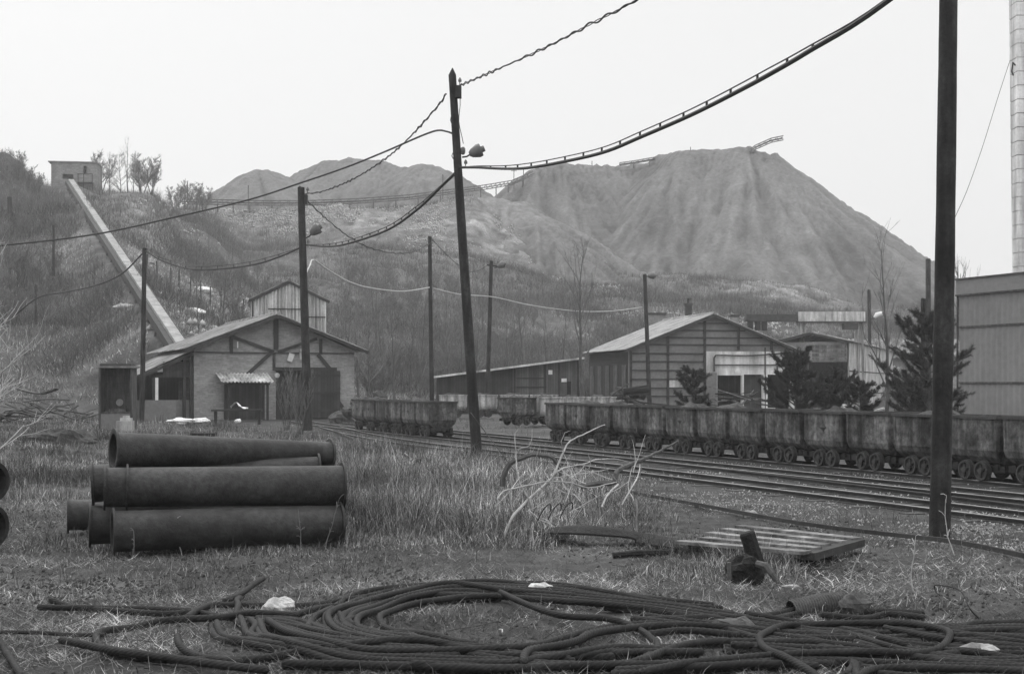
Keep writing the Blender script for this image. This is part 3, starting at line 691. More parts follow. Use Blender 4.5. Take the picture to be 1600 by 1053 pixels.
# --- corrugated tower
tw = thing('corrugated_tower', 'tall corrugated sheet tower with small gable roof behind the brick shed', 'tower', P(394, 640, 82) * 1 + Vector((0, 0, -.22)), R(12)); tw.location.z = 0
TWw, TWe, TWa = 4.25, 6.55, 7.6
def corrwall(mb, x0, x1, y, topfn, z0=0, pitch=.2, amp=.075):
    n = int((x1 - x0) / pitch * 6); prev = None; k = len(mb.v)
    for i in range(n + 1):
        x = x0 + (x1 - x0) * i / n; yy = y + amp * math.sin(2 * math.pi * i / 6); mb.v += [(x, yy, z0), (x, yy, topfn(x)), (x, yy + .02, z0), (x, yy + .02, topfn(x))]
    for i in range(n): a = k + i * 4; b = a + 4; mb.f += [(a, b, b + 1, a + 1), (a + 2, a + 3, b + 3, b + 2), (a + 1, b + 1, b + 3, a + 3)]
    return mb
gt = lambda w, he, ha: (lambda x: he + (ha - he) * (1 - abs(x - w / 2) / (w / 2)))
mb = MB(); corrwall(mb, 0, TWw, 0, gt(TWw, TWe, TWa)); obj('front_sheets', mb, 'tin', tw)
mb = MB(); mb.box((.02, .05, 0), (.06, 3.5, TWe)); mb.box((TWw - .06, .05, 0), (TWw - .02, 3.5, TWe)); mb.box((.06, 3.45, 0), (TWw - .06, 3.5, TWe)); obj('side_sheets', mb, 'tin', tw)
gable_roof(None, 'roof', tw, TWw, 3.5, TWe, TWa, .18, .15)
for x0, x1, z in ((.9, 2.9, 6.0), (3.1, 4.2, 5.55)): mb = MB(); mb.box((x0, -.08, z), (x1, -.04, z + .07)); obj('lap_joint', mb, 'beam', tw)
mb = MB(); mb.box((-.02, -.06, 0), (.05, .02, TWe)); obj('corner_trim', mb, 'beam', tw)
# --- booth
bo = thing('roadside_booth', 'narrow open-fronted dark cabinet with a flat roof left of the brick shed', 'booth', GG(154, 671), R(3))
bw, bd, bh = 1.2, .8, 2.2
mb = MB(); mb.box((0, 0, 0), (.07, bd, bh)); mb.box((bw - .07, 0, 0), (bw, bd, bh)); mb.box((.07, bd - .06, 0), (bw - .07, bd, bh)); obj('side_panel', mb, 'polegrey', bo)
mb = MB(); mb.box((-.06, -.12, bh + .003), (bw + .1, bd + .1, bh + .07)); r = obj('roof', mb, 'roof', bo); mb = MB(); mb.box((0.03, .05, bh + .075), (bw * .95, bd * .8, bh + .16)); obj('roof_slab', mb, 'rust', r)
mb = MB(); mb.box((.075, .05, .55), (bw - .075, bd - .07, .62)); mb.box((.3, .3, .622), (.9, .5, .72)); obj('shelf', mb, 'polegrey', bo)
mb = MB(); mb.box((.075, .02, .0), (bw - .075, .06, .545)); obj('front_panel', mb, 'panelwall', bo)
mb = MB(); mb.tube([(.6, bd - .12, .95), (.6, bd - .08, .95)], .13, 14); obj('dial', mb, 'concrete', bo)
b = GG(196, 676); pd = thing('pedestal', 'pale stepped concrete block standing beside the open booth', 'block', b, 0)
mb = MB(); mb.box((-.28, -.2, 0), (.26, .25, .42)); obj('block', mb, 'concrete', pd); mb = MB(); mb.box((-.16, -.1, .423), (.2, .2, .52)); mb.box((-.08, -.05, .523), (.12, .15, .6)); obj('cap', mb, 'plaster', pd)
# --- long low shed
ls = thing('board_shed', 'long low dark shed with a rising pale roof edge, centre background', 'shed', (-4.35, 82, 0), R(-3))
tl = lambda x: 2.05 + x * .127
mb = MB(); n = 1
mb.add([(0, 0, 0), (4.4, 0, 0), (4.4, 0, tl(4.4)), (0, 0, tl(0)), (0, .12, 0), (4.4, .12, 0), (4.4, .12, tl(4.4)), (0, .12, tl(0))], [(0, 1, 2, 3), (7, 6, 5, 4), (0, 4, 5, 1), (2, 6, 7, 3)]); obj('dark_boards', mb, 'door', ls)
mb = MB(); mb.add([(4.403, .03, 0), (8.2, .03, 0), (8.2, .03, tl(8.2)), (4.403, .03, tl(4.4)), (4.403, .15, 0), (8.2, .15, 0), (8.2, .15, tl(8.2)), (4.403, .15, tl(4.4))], [(0, 1, 2, 3), (7, 6, 5, 4), (0, 4, 5, 1), (2, 6, 7, 3), (1, 5, 6, 2)]); obj('front_wall', mb, 'woodwall', ls)
mb = MB(); mb.box((8.1, .16, 0), (8.2, 5, 2.9)); mb.box((0, .13, 0), (.1, 5, 1.9)); mb.box((0, 5, 0), (8.2, 5.1, 2)); obj('side_wall', mb, 'woodwall', ls)
mb = MB(); mb.bar((-.3, 2.4, tl(-.3) + .08), (8.5, 2.4, tl(8.5) + .08), 5.6, .07); r = obj('roof', mb, 'rooflight', ls)
mb = MB(); mb.bar((-.32, -.43, tl(-.3) + .06), (8.52, -.43, tl(8.5) + .06), .05, .11); obj('roof_edge', mb, 'plaster', r)
for x in (4.45, 6.2, 7.0, 8.1): mb = MB(); mb.box((x, -.04, 0), (x + .12, .025, tl(x) - .03)); obj('post', mb, 'beam', ls)
for z in (1.0, 1.5, 2.0): mb = MB(); mb.box((4.6, -.02, z), (6.2, .02, z + .06)); obj('rail', mb, 'beam', ls)
mb = MB(); mb.box((7.15, -.05, 0), (8.05, .02, 1.95)); obj('door', mb, 'woodwall', ls)
mb = MB(); mb.box((7.5, -.08, .3), (7.75, -.055, 1.85)); obj('gap_shade_strip', mb, 'charred', ls)  # solid dark strip painted in for the shade inside a door gap
mb = MB(); mb.box((6.45, -.06, 2.25), (6.68, -.03, 2.5)); obj('notice_board', mb, 'white', ls); mb = MB(); mb.box((7.2, -.09, 1.82), (7.5, -.06, 2.02)); obj('notice_board', mb, 'white', ls)
# --- workshop with pale wall
WS = Vector((7.25, 88, 0)); tW = R(12); Ww, Wd, We, Wa = 10.9, 9.5, 3.85, 6.0
ws = thing('workshop', 'wide workshop with low gable roof, dark framed wall and a pale plastered part', 'workshop', WS, tW)
mb = MB(); mb.wall(0, 4.9, 0, We - .1, 0, .2); obj('grey_wall', mb, 'panelwall', ws)
hol = [(5.75, 7.35, .0, 2.25), (7.5, 8.75, .0, 2.3), (9.1, 10.6, .2, 2.3)]
mb = MB(); mb.wall(4.903, Ww, 0, We - .1, -.03, .17, hol); obj('plaster_wall', mb, 'plaster', ws)
mb = MB(); mb.box((0, .2, 0), (.2, Wd, We - .1)); mb.box((Ww - .2, .2, 0), (Ww, Wd, We - .1)); mb.box((.2, Wd - .2, 0), (Ww - .2, Wd, We - .1)); obj('side_wall', mb, 'door', ws)
for k in range(5): mb = MB(); mb.box((-.04, .6 + k * 1.9, .8), (-.003, 1.5 + k * 1.9, 2.9)); obj('side_panel', mb, 'polegrey', ws)
mb = MB(); mb.prism([(0, We - .095), (Ww, We - .095), (Ww / 2, Wa)], .02, .18); obj('gable', mb, 'panelwall', ws); mb = MB(); mb.prism([(0.05, We - .095), (Ww - .05, We - .095), (Ww / 2, Wa)], Wd - .18, Wd - .02); obj('gable', mb, 'panelwall', ws)
gable_roof(None, 'roof', ws, Ww, Wd, We, Wa, .35, .4, matk='rooflight')
top = gt(Ww, We, Wa)
for x in (0.04, 2.45, 4.86, 7.1, 9.3): beam((x + .05, -.05, 0 if x < 5 else We), (x + .05, -.05, top(x) - .12), .15, ws, nm='post')
for z in (.95, 1.45, 2.0, 2.55, 3.1, 3.6): beam((.1, -.025, z), (4.85, -.025, z), .07, ws, nm='rail')
for z in (4.15, 4.6, 5.05, 5.5):
    xa = (z - We) / (Wa - We) * Ww / 2 + .25; beam((xa, -.0, z), (Ww - xa, -.0, z), .07, ws, nm='rail')
def pipe_run(pts, r, par, k='polegrey', nm='wall_pipe'):
    mb = MB(); mb.tube(catmull(pts, .15), r, 6); return obj(nm, mb, k, par)
pipe_run([(5.5, -.14, 2.5), (5.5, -.14, 3.35), (5.6, -.14, 3.5), (8, -.14, 3.5), (10.7, -.14, 3.7)], .05, ws)
pipe_run([(5.5, -.12, 2.9), (9, -.12, 2.9), (10.2, -.12, 2.9), (10.2, -.12, 2.35)], .045, ws)
pipe_run([(8.9, -.1, .1), (8.9, -.1, 2), (8.9, -.1, 4.0)], .04, ws)
mb = MB(); mb.box((8.8, -.12, 0), (9.02, -.035, 2.3)); mb.box((7.38, -.1, 0), (7.48, -.035, 2.3)); obj('door_frame', mb, 'plaster', ws)
mb = MB(); mb.box((7.6, .3, 0), (8.7, .36, 2.2)); obj('door', mb, 'door', ws)
mb = MB(); mb.box((5.0, -.06, 0), (5.7, -.034, 2.4)); obj('wall_patch', mb, 'panelwall', ws); mb = MB(); mb.box((2.55, -.02, 1.5), (4.1, -.004, 1.95)); obj('wall_patch', mb, 'plaster', ws)
for x in (6.9, 10.0): mb = MB(); mb.box((x, -.1, 2.38), (x + .35, -.034, 2.55)); obj('wall_light', mb, 'white', ws)
# chimneys and dark structures behind the workshop
for lab, u0, u1, v, Y, cap in (('broad brick chimney stack with teeth on top behind the workshop left slope', 1014, 1040, 492, 104, 1), ('slim vent stack with a hood behind the workshop, left of its ridge', 1071, 1081, 477, 104, 2), ('small dark chimney just right of the workshop ridge', 1143, 1154, 495, 104, 3)):
    p = P(u0, 600, Y); wd = (u1 - u0) / F * Y; hgt = CH + (600 - v) / F * Y
    t = thing('chimney_stack', lab, 'chimney', (p.x, Y, 0))
    mb = MB(); mb.box((0, 0, 0), (wd, wd, hgt)); obj('shaft', mb, 'block' if cap != 2 else 'rust', t)
    mb = MB(); mb.box((-.06, -.06, hgt + .003), (wd + .06, wd + .06, hgt + .16)); obj('cap', mb, 'rust', t)
    if cap == 1:
        for k in range(5): mb = MB(); mb.tube([(.1 + k * wd / 5, .2, hgt + .165), (.1 + k * wd / 5, .2, hgt + .62)], .06, 6); obj('flue', mb, 'concrete', t)
    if cap == 2: mb = MB(); mb.tube([(wd / 2, .2, hgt + .16), (wd / 2, .2, hgt + .5)], .08, 8); mb.tube([(wd / 2, .2, hgt + .5), (wd / 2, .2, hgt + .7)], [.3, .05], 10); obj('hood', mb, 'rust', t)
# --- gantry
gy = 106; g0 = P(1166, 600, gy); px = gy / F
gn = thing('gantry_crane', 'overhead gantry with weathered beam and splayed legs behind the workshop', 'gantry', (g0.x, gy, 0), R(0))
z = lambda v: CH + (600 - v) * px
xx = lambda u: (u - 1166) * px
mb = MB(); mb.box((0, 0, z(502)), (xx(1246), .9, z(491))); obj('rear_beam', mb, 'rust', gn)
for u in (1170, 1182, 1192): mb = MB(); mb.box((xx(u), .1, z(516)), (xx(u + 7), .7, z(502) - .003)); obj('hanger_block', mb, 'iron', gn)
mb = MB(); mb.corr((xx(1247), -.05, z(487)), (1, 0, 0), (0, 0, -1), xx(1352) - xx(1247), z(487) - z(502), .6, .04, .03); obj('beam_sheeting', mb, 'tin', gn)
mb = MB(); mb.box((xx(1247), .05, z(504)), (xx(1352), .9, z(487))); mb.box((xx(1246), -.1, z(504.5)), (xx(1353), .04, z(502.2))); obj('main_beam', mb, 'rust', gn)
for a, b_ in ((1251, 1262), (1258, 1264), (1341, 1340), (1348, 1346)):
    mb = MB(); mb.bar((xx(a), .2, z(504)), (xx(b_), -.6, 0), .14, .14); obj('leg', mb, 'concrete', gn)
    mb = MB(); mb.bar((xx(a), .7, z(504)), (xx(b_), 1.6, 0), .14, .14); obj('leg', mb, 'concrete', gn)
mb = MB(); mb.box((xx(1318), -.2, z(515)), (xx(1340), .5, z(505))); obj('winch_box', mb, 'rust', gn)
mb = MB(); mb.bar((xx(1262), -.3, z(527)), (xx(1270), -.3, z(524)), .1, .1); mb.box((xx(1260), -.4, z(562)), (xx(1266), -.2, z(558))); obj('gantry_lamp', mb, 'white', gn)
# --- corrugated hall with open dark end
HL = Vector((19.3, 104, 0)); tH = R(-20)
hl = thing('corrugated_hall', 'corrugated sheet hall with a dark open end right of the workshop', 'hall', HL, tH)
hw, hd, he, ha = 5.2, 34, 4.75, 5.35
mb = MB(); mb.box((0, 0, 0), (.12, hd, he)); mb.box((.12, hd - .1, 0), (hw - .1, hd, he)); obj('back_wall', mb, 'woodwall', hl)
mb = MB(); mb.wall(.12, hw - .1, 3.3, he, .0, .08); mb.wall(.12, 1.7, 0, 3.297, .0, .08); obj('front_sheets', mb, 'rooflight', hl)
for k in range(4): mb = MB(); mb.box((2.6, -.05, 3.4 + k * .3), (hw - .15, -.003, 3.62 + k * .3)); obj('loose_board', mb, 'board', hl)
sd = MB(); sd.corr((hw, 0, 0.0), (0, 1, 0), (0, 0, 1), hd, he, .3, .09, .02); obj('side_sheets', sd, 'tin', hl)
mb = MB(); mb.box((hw + .07, 0, 2.6), (hw + .12, hd, 2.68)); mb.box((hw + .07, 0, .9), (hw + .12, hd, .98)); obj('side_rail', mb, 'beam', hl)
gable_roof(None, 'roof', hl, hw, hd, he, ha, .35, .4)
hb = thing('rear_hall', 'pale corrugated roof of a hall showing behind the big pine', 'hall', P(1345, 600, 140) * Vector((1, 1, 0)) if 0 else Vector((P(1338, 600, 142).x, 142, 0)), R(-6))
mb = MB(); mb.box((0, .0, 0), (13, .2, 4.4)); mb.box((0, .2, 0), (.2, 8, 4.4)); mb.box((12.8, .2, 0), (13, 8, 4.4)); mb.box((.2, 7.8, 0), (12.8, 8, 4.4)); obj('wall', mb, 'panelwall', hb)
mb = MB(); mb.corr((-.3, -.4, 4.3), (1, 0, 0), (0, 4.6, 2.0), 13.6, 5.0, .45, .09, .02); obj('roof', mb, 'roof', hb)
# --- big clad building at the right edge
t0 = P(1501, 600, 55); t1_ = P(1640, 600, 50.6); dr = Vector((t1_.x - t0.x, t1_.y - t0.y, 0)).normalized(); an = math.atan2(dr.y, dr.x)
BB = Vector((t0.x, t0.y, 0)); bb = thing('clad_building', 'large windowless grey clad building at the right edge of the photo', 'building', BB, an)
bl, bdp, bh = 26, 14, 5.15
for k, (za, zb) in enumerate(((0, 1.72), (1.76, 3.88), (3.92, bh))):
    mb = MB(); n = int(bl / .09); 
    mb.corr((0, -.02 - .012 * k, za), (1, 0, 0), (0, 0, 1), bl, zb - za, .3, .014, .02, 6); obj('cladding_panel', mb, 'cladding', bb)
mb = MB(); mb.box((0, .03, 0), (bl, .12, bh)); mb.box((0.02, .12, 0), (.1, bdp, bh)); mb.box((bl - .1, .12, 0), (bl, bdp, bh)); mb.box((.1, bdp - .1, 0), (bl - .1, bdp, bh)); obj('core_wall', mb, 'cladding', bb)
mb = MB(); mb.box((-.04, -.09, 1.72), (bl, -.03, 1.78)); mb.box((-.04, -.1, 3.86), (bl, -.045, 3.93)); obj('seam_strip', mb, 'polegrey', bb)
mb = MB(); mb.box((-.1, -.14, bh + .003), (bl, bdp + .1, bh + .56)); r = obj('fascia', mb, 'cladding', bb)
mb = MB(); mb.box((-.14, -.19, bh + .563), (bl, bdp + .14, bh + .62)); mb.box((-.12, -.17, bh - .06), (bl, -.1, bh - .002)); obj('trim', mb, 'polegrey', r)
mb = MB(); mb.tube([(-.06, -.1, 0), (-.06, -.1, bh)], .04, 8); obj('downpipe', mb, 'polegrey', bb)
# --- tall pale chimney
cy_ = 70; c0 = P(1599, 600, cy_)
ch = thing('tall_chimney', 'tall pale segmented chimney tower rising past the top right corner', 'chimney', (c0.x, cy_, 0))
for k in range(36):
    z0 = k * .68; wd = .35 + .19 * (z0 / 22); mb = MB(); mb.box((-wd, -wd, z0 + .0), (wd, wd, z0 + .64)); obj('segment', mb, 'plaster', ch)
mb = MB()
for k in range(36): wd = .33 + .19 * (k * .68 / 22); mb.box((-wd, -wd, k * .68 + .64), (wd, wd, k * .68 + .68))
obj('joint_core', mb, 'concrete', ch)
mb = MB(); mb.tube([(-.5, -.3, 17.3), (-.62, -.3, 17.45), (-.68, -.3, 17.0), (-.6, -.3, 16.8)], .04, 6); obj('hook', mb, 'iron', ch)
# --- hilltop hut
hp = P(80, 0, 172); hzz = CH + (600 - 289) / F * 172
ht = thing('hilltop_hut', 'small flat-roofed concrete hut on the hilltop at the head of the long chute', 'hut', (hp.x, 172, hzz), R(8))
hw_, hd_, hh_ = 5.35, 4.5, 2.75
mb = MB(); mb.wall(0, hw_, -2, hh_, 0, .25, [(1.35, 2.6, .75, 1.35), (3.75, 4.15, 1.35, 2.35)]); mb.box((0, .25, -2), (.25, hd_, hh_)); mb.box((hw_ - .25, .25, -2), (hw_, hd_, hh_)); mb.box((.25, hd_ - .25, -2), (hw_ - .25, hd_, hh_)); obj('wall', mb, 'block', ht)
mb = MB(); mb.box((-.35, -.15, hh_ + .003), (hw_ + .1, hd_ + .2, hh_ + .13)); obj('roof', mb, 'block', ht)
mb = MB(); mb.box((3.2, -.9, .2), (5.0, -.02, .3)); 
for x in (3.25, 3.9, 4.9): mb.box((x, -.85, -.8), (x + .08, -.77, 1.3))
mb.box((3.2, -.86, 1.25), (5.0, -.8, 1.32)); obj('landing', mb, 'beam', ht)
# --- long chute from hut to shed
ca, cb = P(284, 541, 80), P(111, 283, 170)
cc = thing('covered_chute', 'long straight pale chute running down the left hillside from hut to shed', 'conveyor', ca)
d = cb - ca
mb = MB(); mb.bar((0, 0, 0), d, .62, .4); obj('gallery', mb, 'rooflight', cc)
dn = d.normalized(); sdv = dn.cross(Vector((0, 0, 1))).normalized(); upv = sdv.cross(dn)
mb = MB(); mb.bar(-sdv * .5 - upv * .22, d - sdv * .5 - upv * .22, .34, .5); obj('left_shade_bar', mb, 'beam', cc)  # dark bar added for the shadow along the chute's left side
mb = MB(); mb.bar(sdv * .33 + upv * .2, d + sdv * .33 + upv * .2, .05, .08); obj('edge_strip', mb, 'beam', cc)
for k in range(1, 26):
    t = k / 26; p = ca + d * t; g_ = hz(p.x, p.y)
    if p.z - g_ > .5: mb = MB(); 
    else: continue
    for s_ in (-.45, .3): mb = MB(); mb.bar(Vector((p.x, p.y, p.z - .25)) + sdv * s_ - ca, Vector((p.x, p.y, g_ - .2)) + sdv * s_ * 1.4 - ca, .13, .13); obj('trestle', mb, 'beam', cc)

# ---------------------------------------------------------------- foreground: iron pipes
def big_pipe(label, pl, pr, r0, r1, extra=None, fl=.035):
    pl, pr = Vector(pl), Vector(pr); o = pl.copy(); t = thing('iron_pipe', label, 'pipe', o, 0, 'large flanged iron pipes')
    d = (pr - pl).normalized(); L = (pr - pl).length
    mb = MB(); mb.hollow((0, 0, 0), pr - pl, r0, r1, .014); obj('barrel', mb, 'pipe', t, smooth=True)
    for c, r in ((0, r0), (L - .022, r1)):
        mb = MB(); mb.hollow(d * c, d * (c + .022), r + fl, r + fl, fl + .008, 40, 1); obj('flange', mb, 'pipe', t, smooth=True)
    if extra: mb = MB(); mb.hollow(d * extra, d * (extra + .02), r0 + fl, r0 + fl, fl - .002, 40, 1); obj('collar', mb, 'pipe', t, smooth=True)
    return t
big_pipe('front pipe on the ground at the bottom of the stacked pipes', (-3.98, 14.15, .235), (-1.80, 14.95, .235), .205, .195)
big_pipe('pipe in the middle of the stack with a collar near its left end', (-4.14, 14.42, .655), (-1.79, 15.1, .625), .20, .212, .22)
big_pipe('topmost tapering pipe of the stack, wide mouth at left', (-4.13, 14.72, 1.02), (-2.02, 15.85, .92), .185, .135)
big_pipe('hidden pipe behind the middle one, its left mouth sticking out', (-4.42, 14.95, .655), (-2.10, 15.55, .76), .20, .15)
big_pipe('lowest rear pipe whose dark mouth shows under the middle pipes', (-4.40, 14.78, .235), (-2.3, 15.45, .235), .20, .19)
big_pipe('short pipe lying on the ground left of the stack, dark round mouth', (-5.10, 16.3, .20), (-3.2, 16.9, .20), .175, .175)
big_pipe('upper pipe end just inside the left edge of the photo', (-7.0, 15.9, .72), (-5.50, 15.1, .66), .18, .18)
big_pipe('lower pipe end on the ground at the left edge of the photo', (-6.9, 15.5, .235), (-5.34, 14.6, .235), .19, .19)
# ---------------------------------------------------------------- stones and small debris
def gp(u, v, dz=0): p = GG(u, v); p.z += dz; return p
for nm, lab, u, v, r, k, sd in (
 ('rock', 'pale angular rock left of the rope coil', 436, 957, (.105, .07, .075), 'stone', 4),
 ('rock', 'small white pebble beside the pale rock left of the coil', 408, 961, (.025, .02, .018), 'stone', 5),
 ('rock', 'flat pale rock behind the top of the big rope coil', 843, 926, (.09, .06, .05), 'stone', 8),
 ('rock', 'smooth dark boulder between rope strands left of the loose loop', 1148, 992, (.16, .12, .08), 'darkstone', 9),
 ('rock', 'flat grey stone among the ropes at lower right', 1532, 1028, (.13, .1, .06), 'concrete', 12),
 ('brick', 'white brick lying on the ropes at the right edge', 1569, 1010, (.07, .05, .035), 'stone', 13),
 ('rock', 'small grey stone inside the loose rope loop', 1408, 1019, (.07, .05, .03), 'concrete', 14),
 ('rock', 'long pale chip of wood between stump and rope', 1236, 917, (.08, .02, .015), 'stone', 15),
 ('rock', 'rounded pale stone on the loose rail', 1173, 808, (.1, .08, .06), 'concrete', 17),
 ('rock', 'half buried dark stone in the bottom centre under the ropes', 1300, 1036, (.3, .16, .05), 'ballast', 18)):
    p = gp(u, v, r[2] * .45); mb = MB(); mb.blob((0, 0, 0), r, sd, 9, .3); tag(obj(nm, mb, k, loc=p), lab, nm)
# ribbed duct
def ribbed(mb, path, r, pitch, amp, n=24):
    k = len(mb.v); N = len(path); d = (path[-1] - path[0]).normalized(); a = d.cross(Vector((0, 0, 1))).normalized(); b = a.cross(d); L = 0
    for i, p in enumerate(path):
        if i: L += (p - path[i - 1]).length
        rr = r + amp * math.sin(L / pitch * 6.283)
        for j in range(n): an = 6.283185 * j / n; mb.v.append(tuple(p + (a * math.cos(an) + b * math.sin(an)) * rr))
    for i in range(N - 1):
        for j in range(n): mb.f.append((k + i * n + j, k + i * n + (j + 1) % n, k + (i + 1) * n + (j + 1) % n, k + (i + 1) * n + j))
    return mb
p0, p1 = gp(1236, 962, .03), gp(1318, 953, .055)
mb = MB(); ribbed(mb, catmull([p0, p0.lerp(p1, .5) + Vector((0, 0, .01)), p1], .003), .085, .022, .005); o = obj('ribbed_hose', mb, 'darkstone', world=True, loc=p0, smooth=False); tag(o, 'half buried ribbed duct hose lying behind the loose rope loop', 'hose')
mb = MB(); mb.blob((0, 0, 0), (.13, .1, .1), 31, 10, .2); tag(obj('rock', mb, 'darkstone', loc=gp(1336, 957, .05)), 'dark grey rounded lump at the open end of the ribbed hose', 'rock')
# stack of boards
bs = thing('board_stack', 'low platform of weathered pale boards lying on dark blocks right of the stump', 'pallet', gp(1200, 850))
o_ = bs.location.copy()
for (a, b_) in (((1155, 822), (1340, 842)), ((1131, 827), (1316, 847)), ((1108, 833), (1291, 852)), ((1098, 841), (1278, 857)), ((1060, 846), (1262, 863))):
    A, B = G(a[0], a[1], .14), G(b_[0], b_[1], .14); mb = MB(); mb.bar(A - o_, B - o_, .15, .03); obj('board', mb, 'board', bs)
A, B = G(1341, 847, .10), G(1262, 869, .10); mb = MB(); mb.bar(A - o_, B - o_, .14, .07); obj('bearer', mb, 'beam', bs)
A, B = G(1170, 829, .10), G(1085, 852, .10); mb = MB(); mb.bar(A - o_, B - o_, .14, .07); obj('bearer', mb, 'beam', bs)
for u, v in ((1258, 880), (1290, 872), (1100, 862)):
    p = G(u, v); mb = MB(); mb.blob(p - o_ + Vector((0, 0, .06)), (.11, .09, .08), u, 6, .3); obj('support_block', mb, 'charred', bs)
# sagging rubber belt
bp = [G(795, 842, .0), G(850, 834, .06), G(897, 830, .14), G(945, 832, .15), G(1000, 841, .08), G(1060, 851, .06), G(1150, 862, .03)]
path = catmull(bp, .08); mb = MB(); k = 0; W2 = .19
for i, p in enumerate(path):
    t = path[min(i + 1, len(path) - 1)] - path[max(i - 1, 0)]; t.z = 0; t.normalize(); s_ = Vector((-t.y, t.x, 0)); ww = W2 * min(1, .35 + i / 8)
    for x, dz_ in ((-ww, -.05), (-ww * .5, .0), (0, .015), (ww * .5, .0), (ww, -.05), (ww, -.07), (0, -.01), (-ww, -.07)): mb.v.append(tuple(p + s_ * x + Vector((0, 0, dz_ + .05))))
for i in range(len(path) - 1):
    for j in range(8): mb.f.append((i * 8 + j, i * 8 + (j + 1) % 8, (i + 1) * 8 + (j + 1) % 8, (i + 1) * 8 + j))
tag(obj('rubber_belt', mb, 'charred', world=True, smooth=True), 'dark arched strip of old belt lying below the pale dead branch', 'belt')
mb = MB(); mb.tube([gp(958, 873, .03), gp(1000, 872, .045), gp(1048, 868, .03)], [.03, .04, .03], 8); tag(obj('log', mb, 'charred', world=True, smooth=True), 'thin black log in the grass left of the stump', 'log')
for i, (u, v, r) in enumerate(((298, 499, 1.0), (352, 501, .9), (378, 503, .8), (313, 461, 1.0), (330, 512, .6), (232, 470, .5), (196, 508, 1.0), (192, 470, .6))):
    p = AT(u, [100, 103, 104, 122, 98, 120, 96, 112][i]); mb = MB(); mb.blob((0, 0, 0), (r * .9, r * .5, r * .28), 40 + i, 9, .35)
    tag(obj('rock', mb, 'white' if i < 4 else 'concrete', loc=p), ['largest white rock patch on the slope right of the chute foot', 'white rock just left of the corrugated tower', 'small white rock touching the corrugated tower left edge', 'white rock by the lone thin tree above the shed roof', 'pale rock low on the slope right behind the shed roof', 'small grey rock high beside the chute', 'large grey rock left of the chute foot', 'grey rock left of the chute, higher up'][i], 'rock')
# burnt stump
stp = G(1172, 900); sp = thing('burnt_stump', 'charred black leaning stump sticking out of the grass before the boards', 'stump', stp)
loc = lambda u, v, Y=12.6: P(u, v, Y) - stp
mb = MB(); mb.tube([loc(1186, 896), loc(1182, 880), loc(1175, 856), loc(1168, 834), loc(1167, 831)], [.085, .075, .07, .072, .06], 9)
obj('trunk_piece', mb, 'charred', sp, smooth=False)
mb = MB(); mb.blob(loc(1163, 893, 12.5), (.17, .13, .14), 5, 9, .3); obj('root_mass', mb, 'charred', sp)
mb = MB(); mb.tube([loc(1182, 880, 12.4), loc(1196, 884, 12.35), loc(1206, 896, 12.3), loc(1212, 908, 12.3)], [.03, .035, .03, .015], 7); obj('root', mb, 'bark', sp)
mb = MB(); mb.tube([loc(1140, 905, 12.4), loc(1139, 878, 12.4)], .02, 6); obj('root', mb, 'bark', sp)

# ---------------------------------------------------------------- wire rope
def rope_mesh(pts, r=.024, lobes=6, lay=.26, n=30, step=.012):
    path = catmull([Vector(p) for p in pts], step); A = np.array([tuple(p) for p in path]); N = len(A)
    T = np.gradient(A, axis=0); T /= np.linalg.norm(T, axis=1)[:, None] + 1e-9
    up = np.array([0, 0, 1.0]); S = np.cross(T, up); S /= np.linalg.norm(S, axis=1)[:, None] + 1e-9; B = np.cross(S, T)
    s_ = np.concatenate([[0], np.cumsum(np.linalg.norm(np.diff(A, axis=0), axis=1))])
    th_ = np.linspace(0, 2 * np.pi, n, endpoint=False)[None, :]; ph = (s_ / lay * 2 * np.pi)[:, None]
    rad = r * (.76 + .36 * np.abs(np.cos(lobes / 2 * (th_ - ph))) ** .8); rad[0] *= .3; rad[-1] *= .3
    V = A[:, None, :] + rad[..., None] * (np.cos(th_)[..., None] * S[:, None, :] + np.sin(th_)[..., None] * B[:, None, :])
    return V.reshape(-1, 3), N, n
def rope(pts_uv, parent=None, r=.0225, z0=.02, name='rope_turn', label=None, cat='rope', seed=0, k='rope'):
    rn = random.Random(seed * 7 + 1); pts = []
    m_ = len(pts_uv)
    for i, q in enumerate(pts_uv):
        u, v = q[0], q[1]; dz = q[2] if len(q) > 2 else 0
        z = z0 + dz + rn.uniform(0, .012); p = G(u, v, z); p.z = hz(p.x, p.y) + z; pts.append(p)
    V, N, n = rope_mesh(pts, r); o0 = parent.location if parent else Vector(V[0]); V = V - np.array(tuple(o0))
    me = bpy.data.meshes.new(name); idx = np.arange(N * n).reshape(N, n); j2 = np.roll(np.arange(n), -1)
    f = np.stack([idx[:-1, :], idx[:-1, j2], idx[1:, j2], idx[1:, :]], -1).reshape(-1, 4)
    me.vertices.add(len(V)); me.vertices.foreach_set('co', V.ravel().astype(np.float32)); me.loops.add(f.size); me.loops.foreach_set('vertex_index', f.ravel().astype(np.int32))
    me.polygons.add(len(f)); me.polygons.foreach_set('loop_start', np.arange(0, f.size, 4, dtype=np.int32)); me.polygons.foreach_set('loop_total', np.full(len(f), 4, np.int32)); me.polygons.foreach_set('use_smooth', np.ones(len(f), bool)); me.update(calc_edges=True)
    me.materials.append(MT(k)); o = bpy.data.objects.new(name, me); C.objects.link(o)
    if parent: o.parent = parent
    else: o.location = o0; tag(o, label, cat)
    return o
rc = thing('wire_rope_coil', 'big sprawling coil of dark stranded wire rope in the centre foreground', 'rope', G(700, 990))
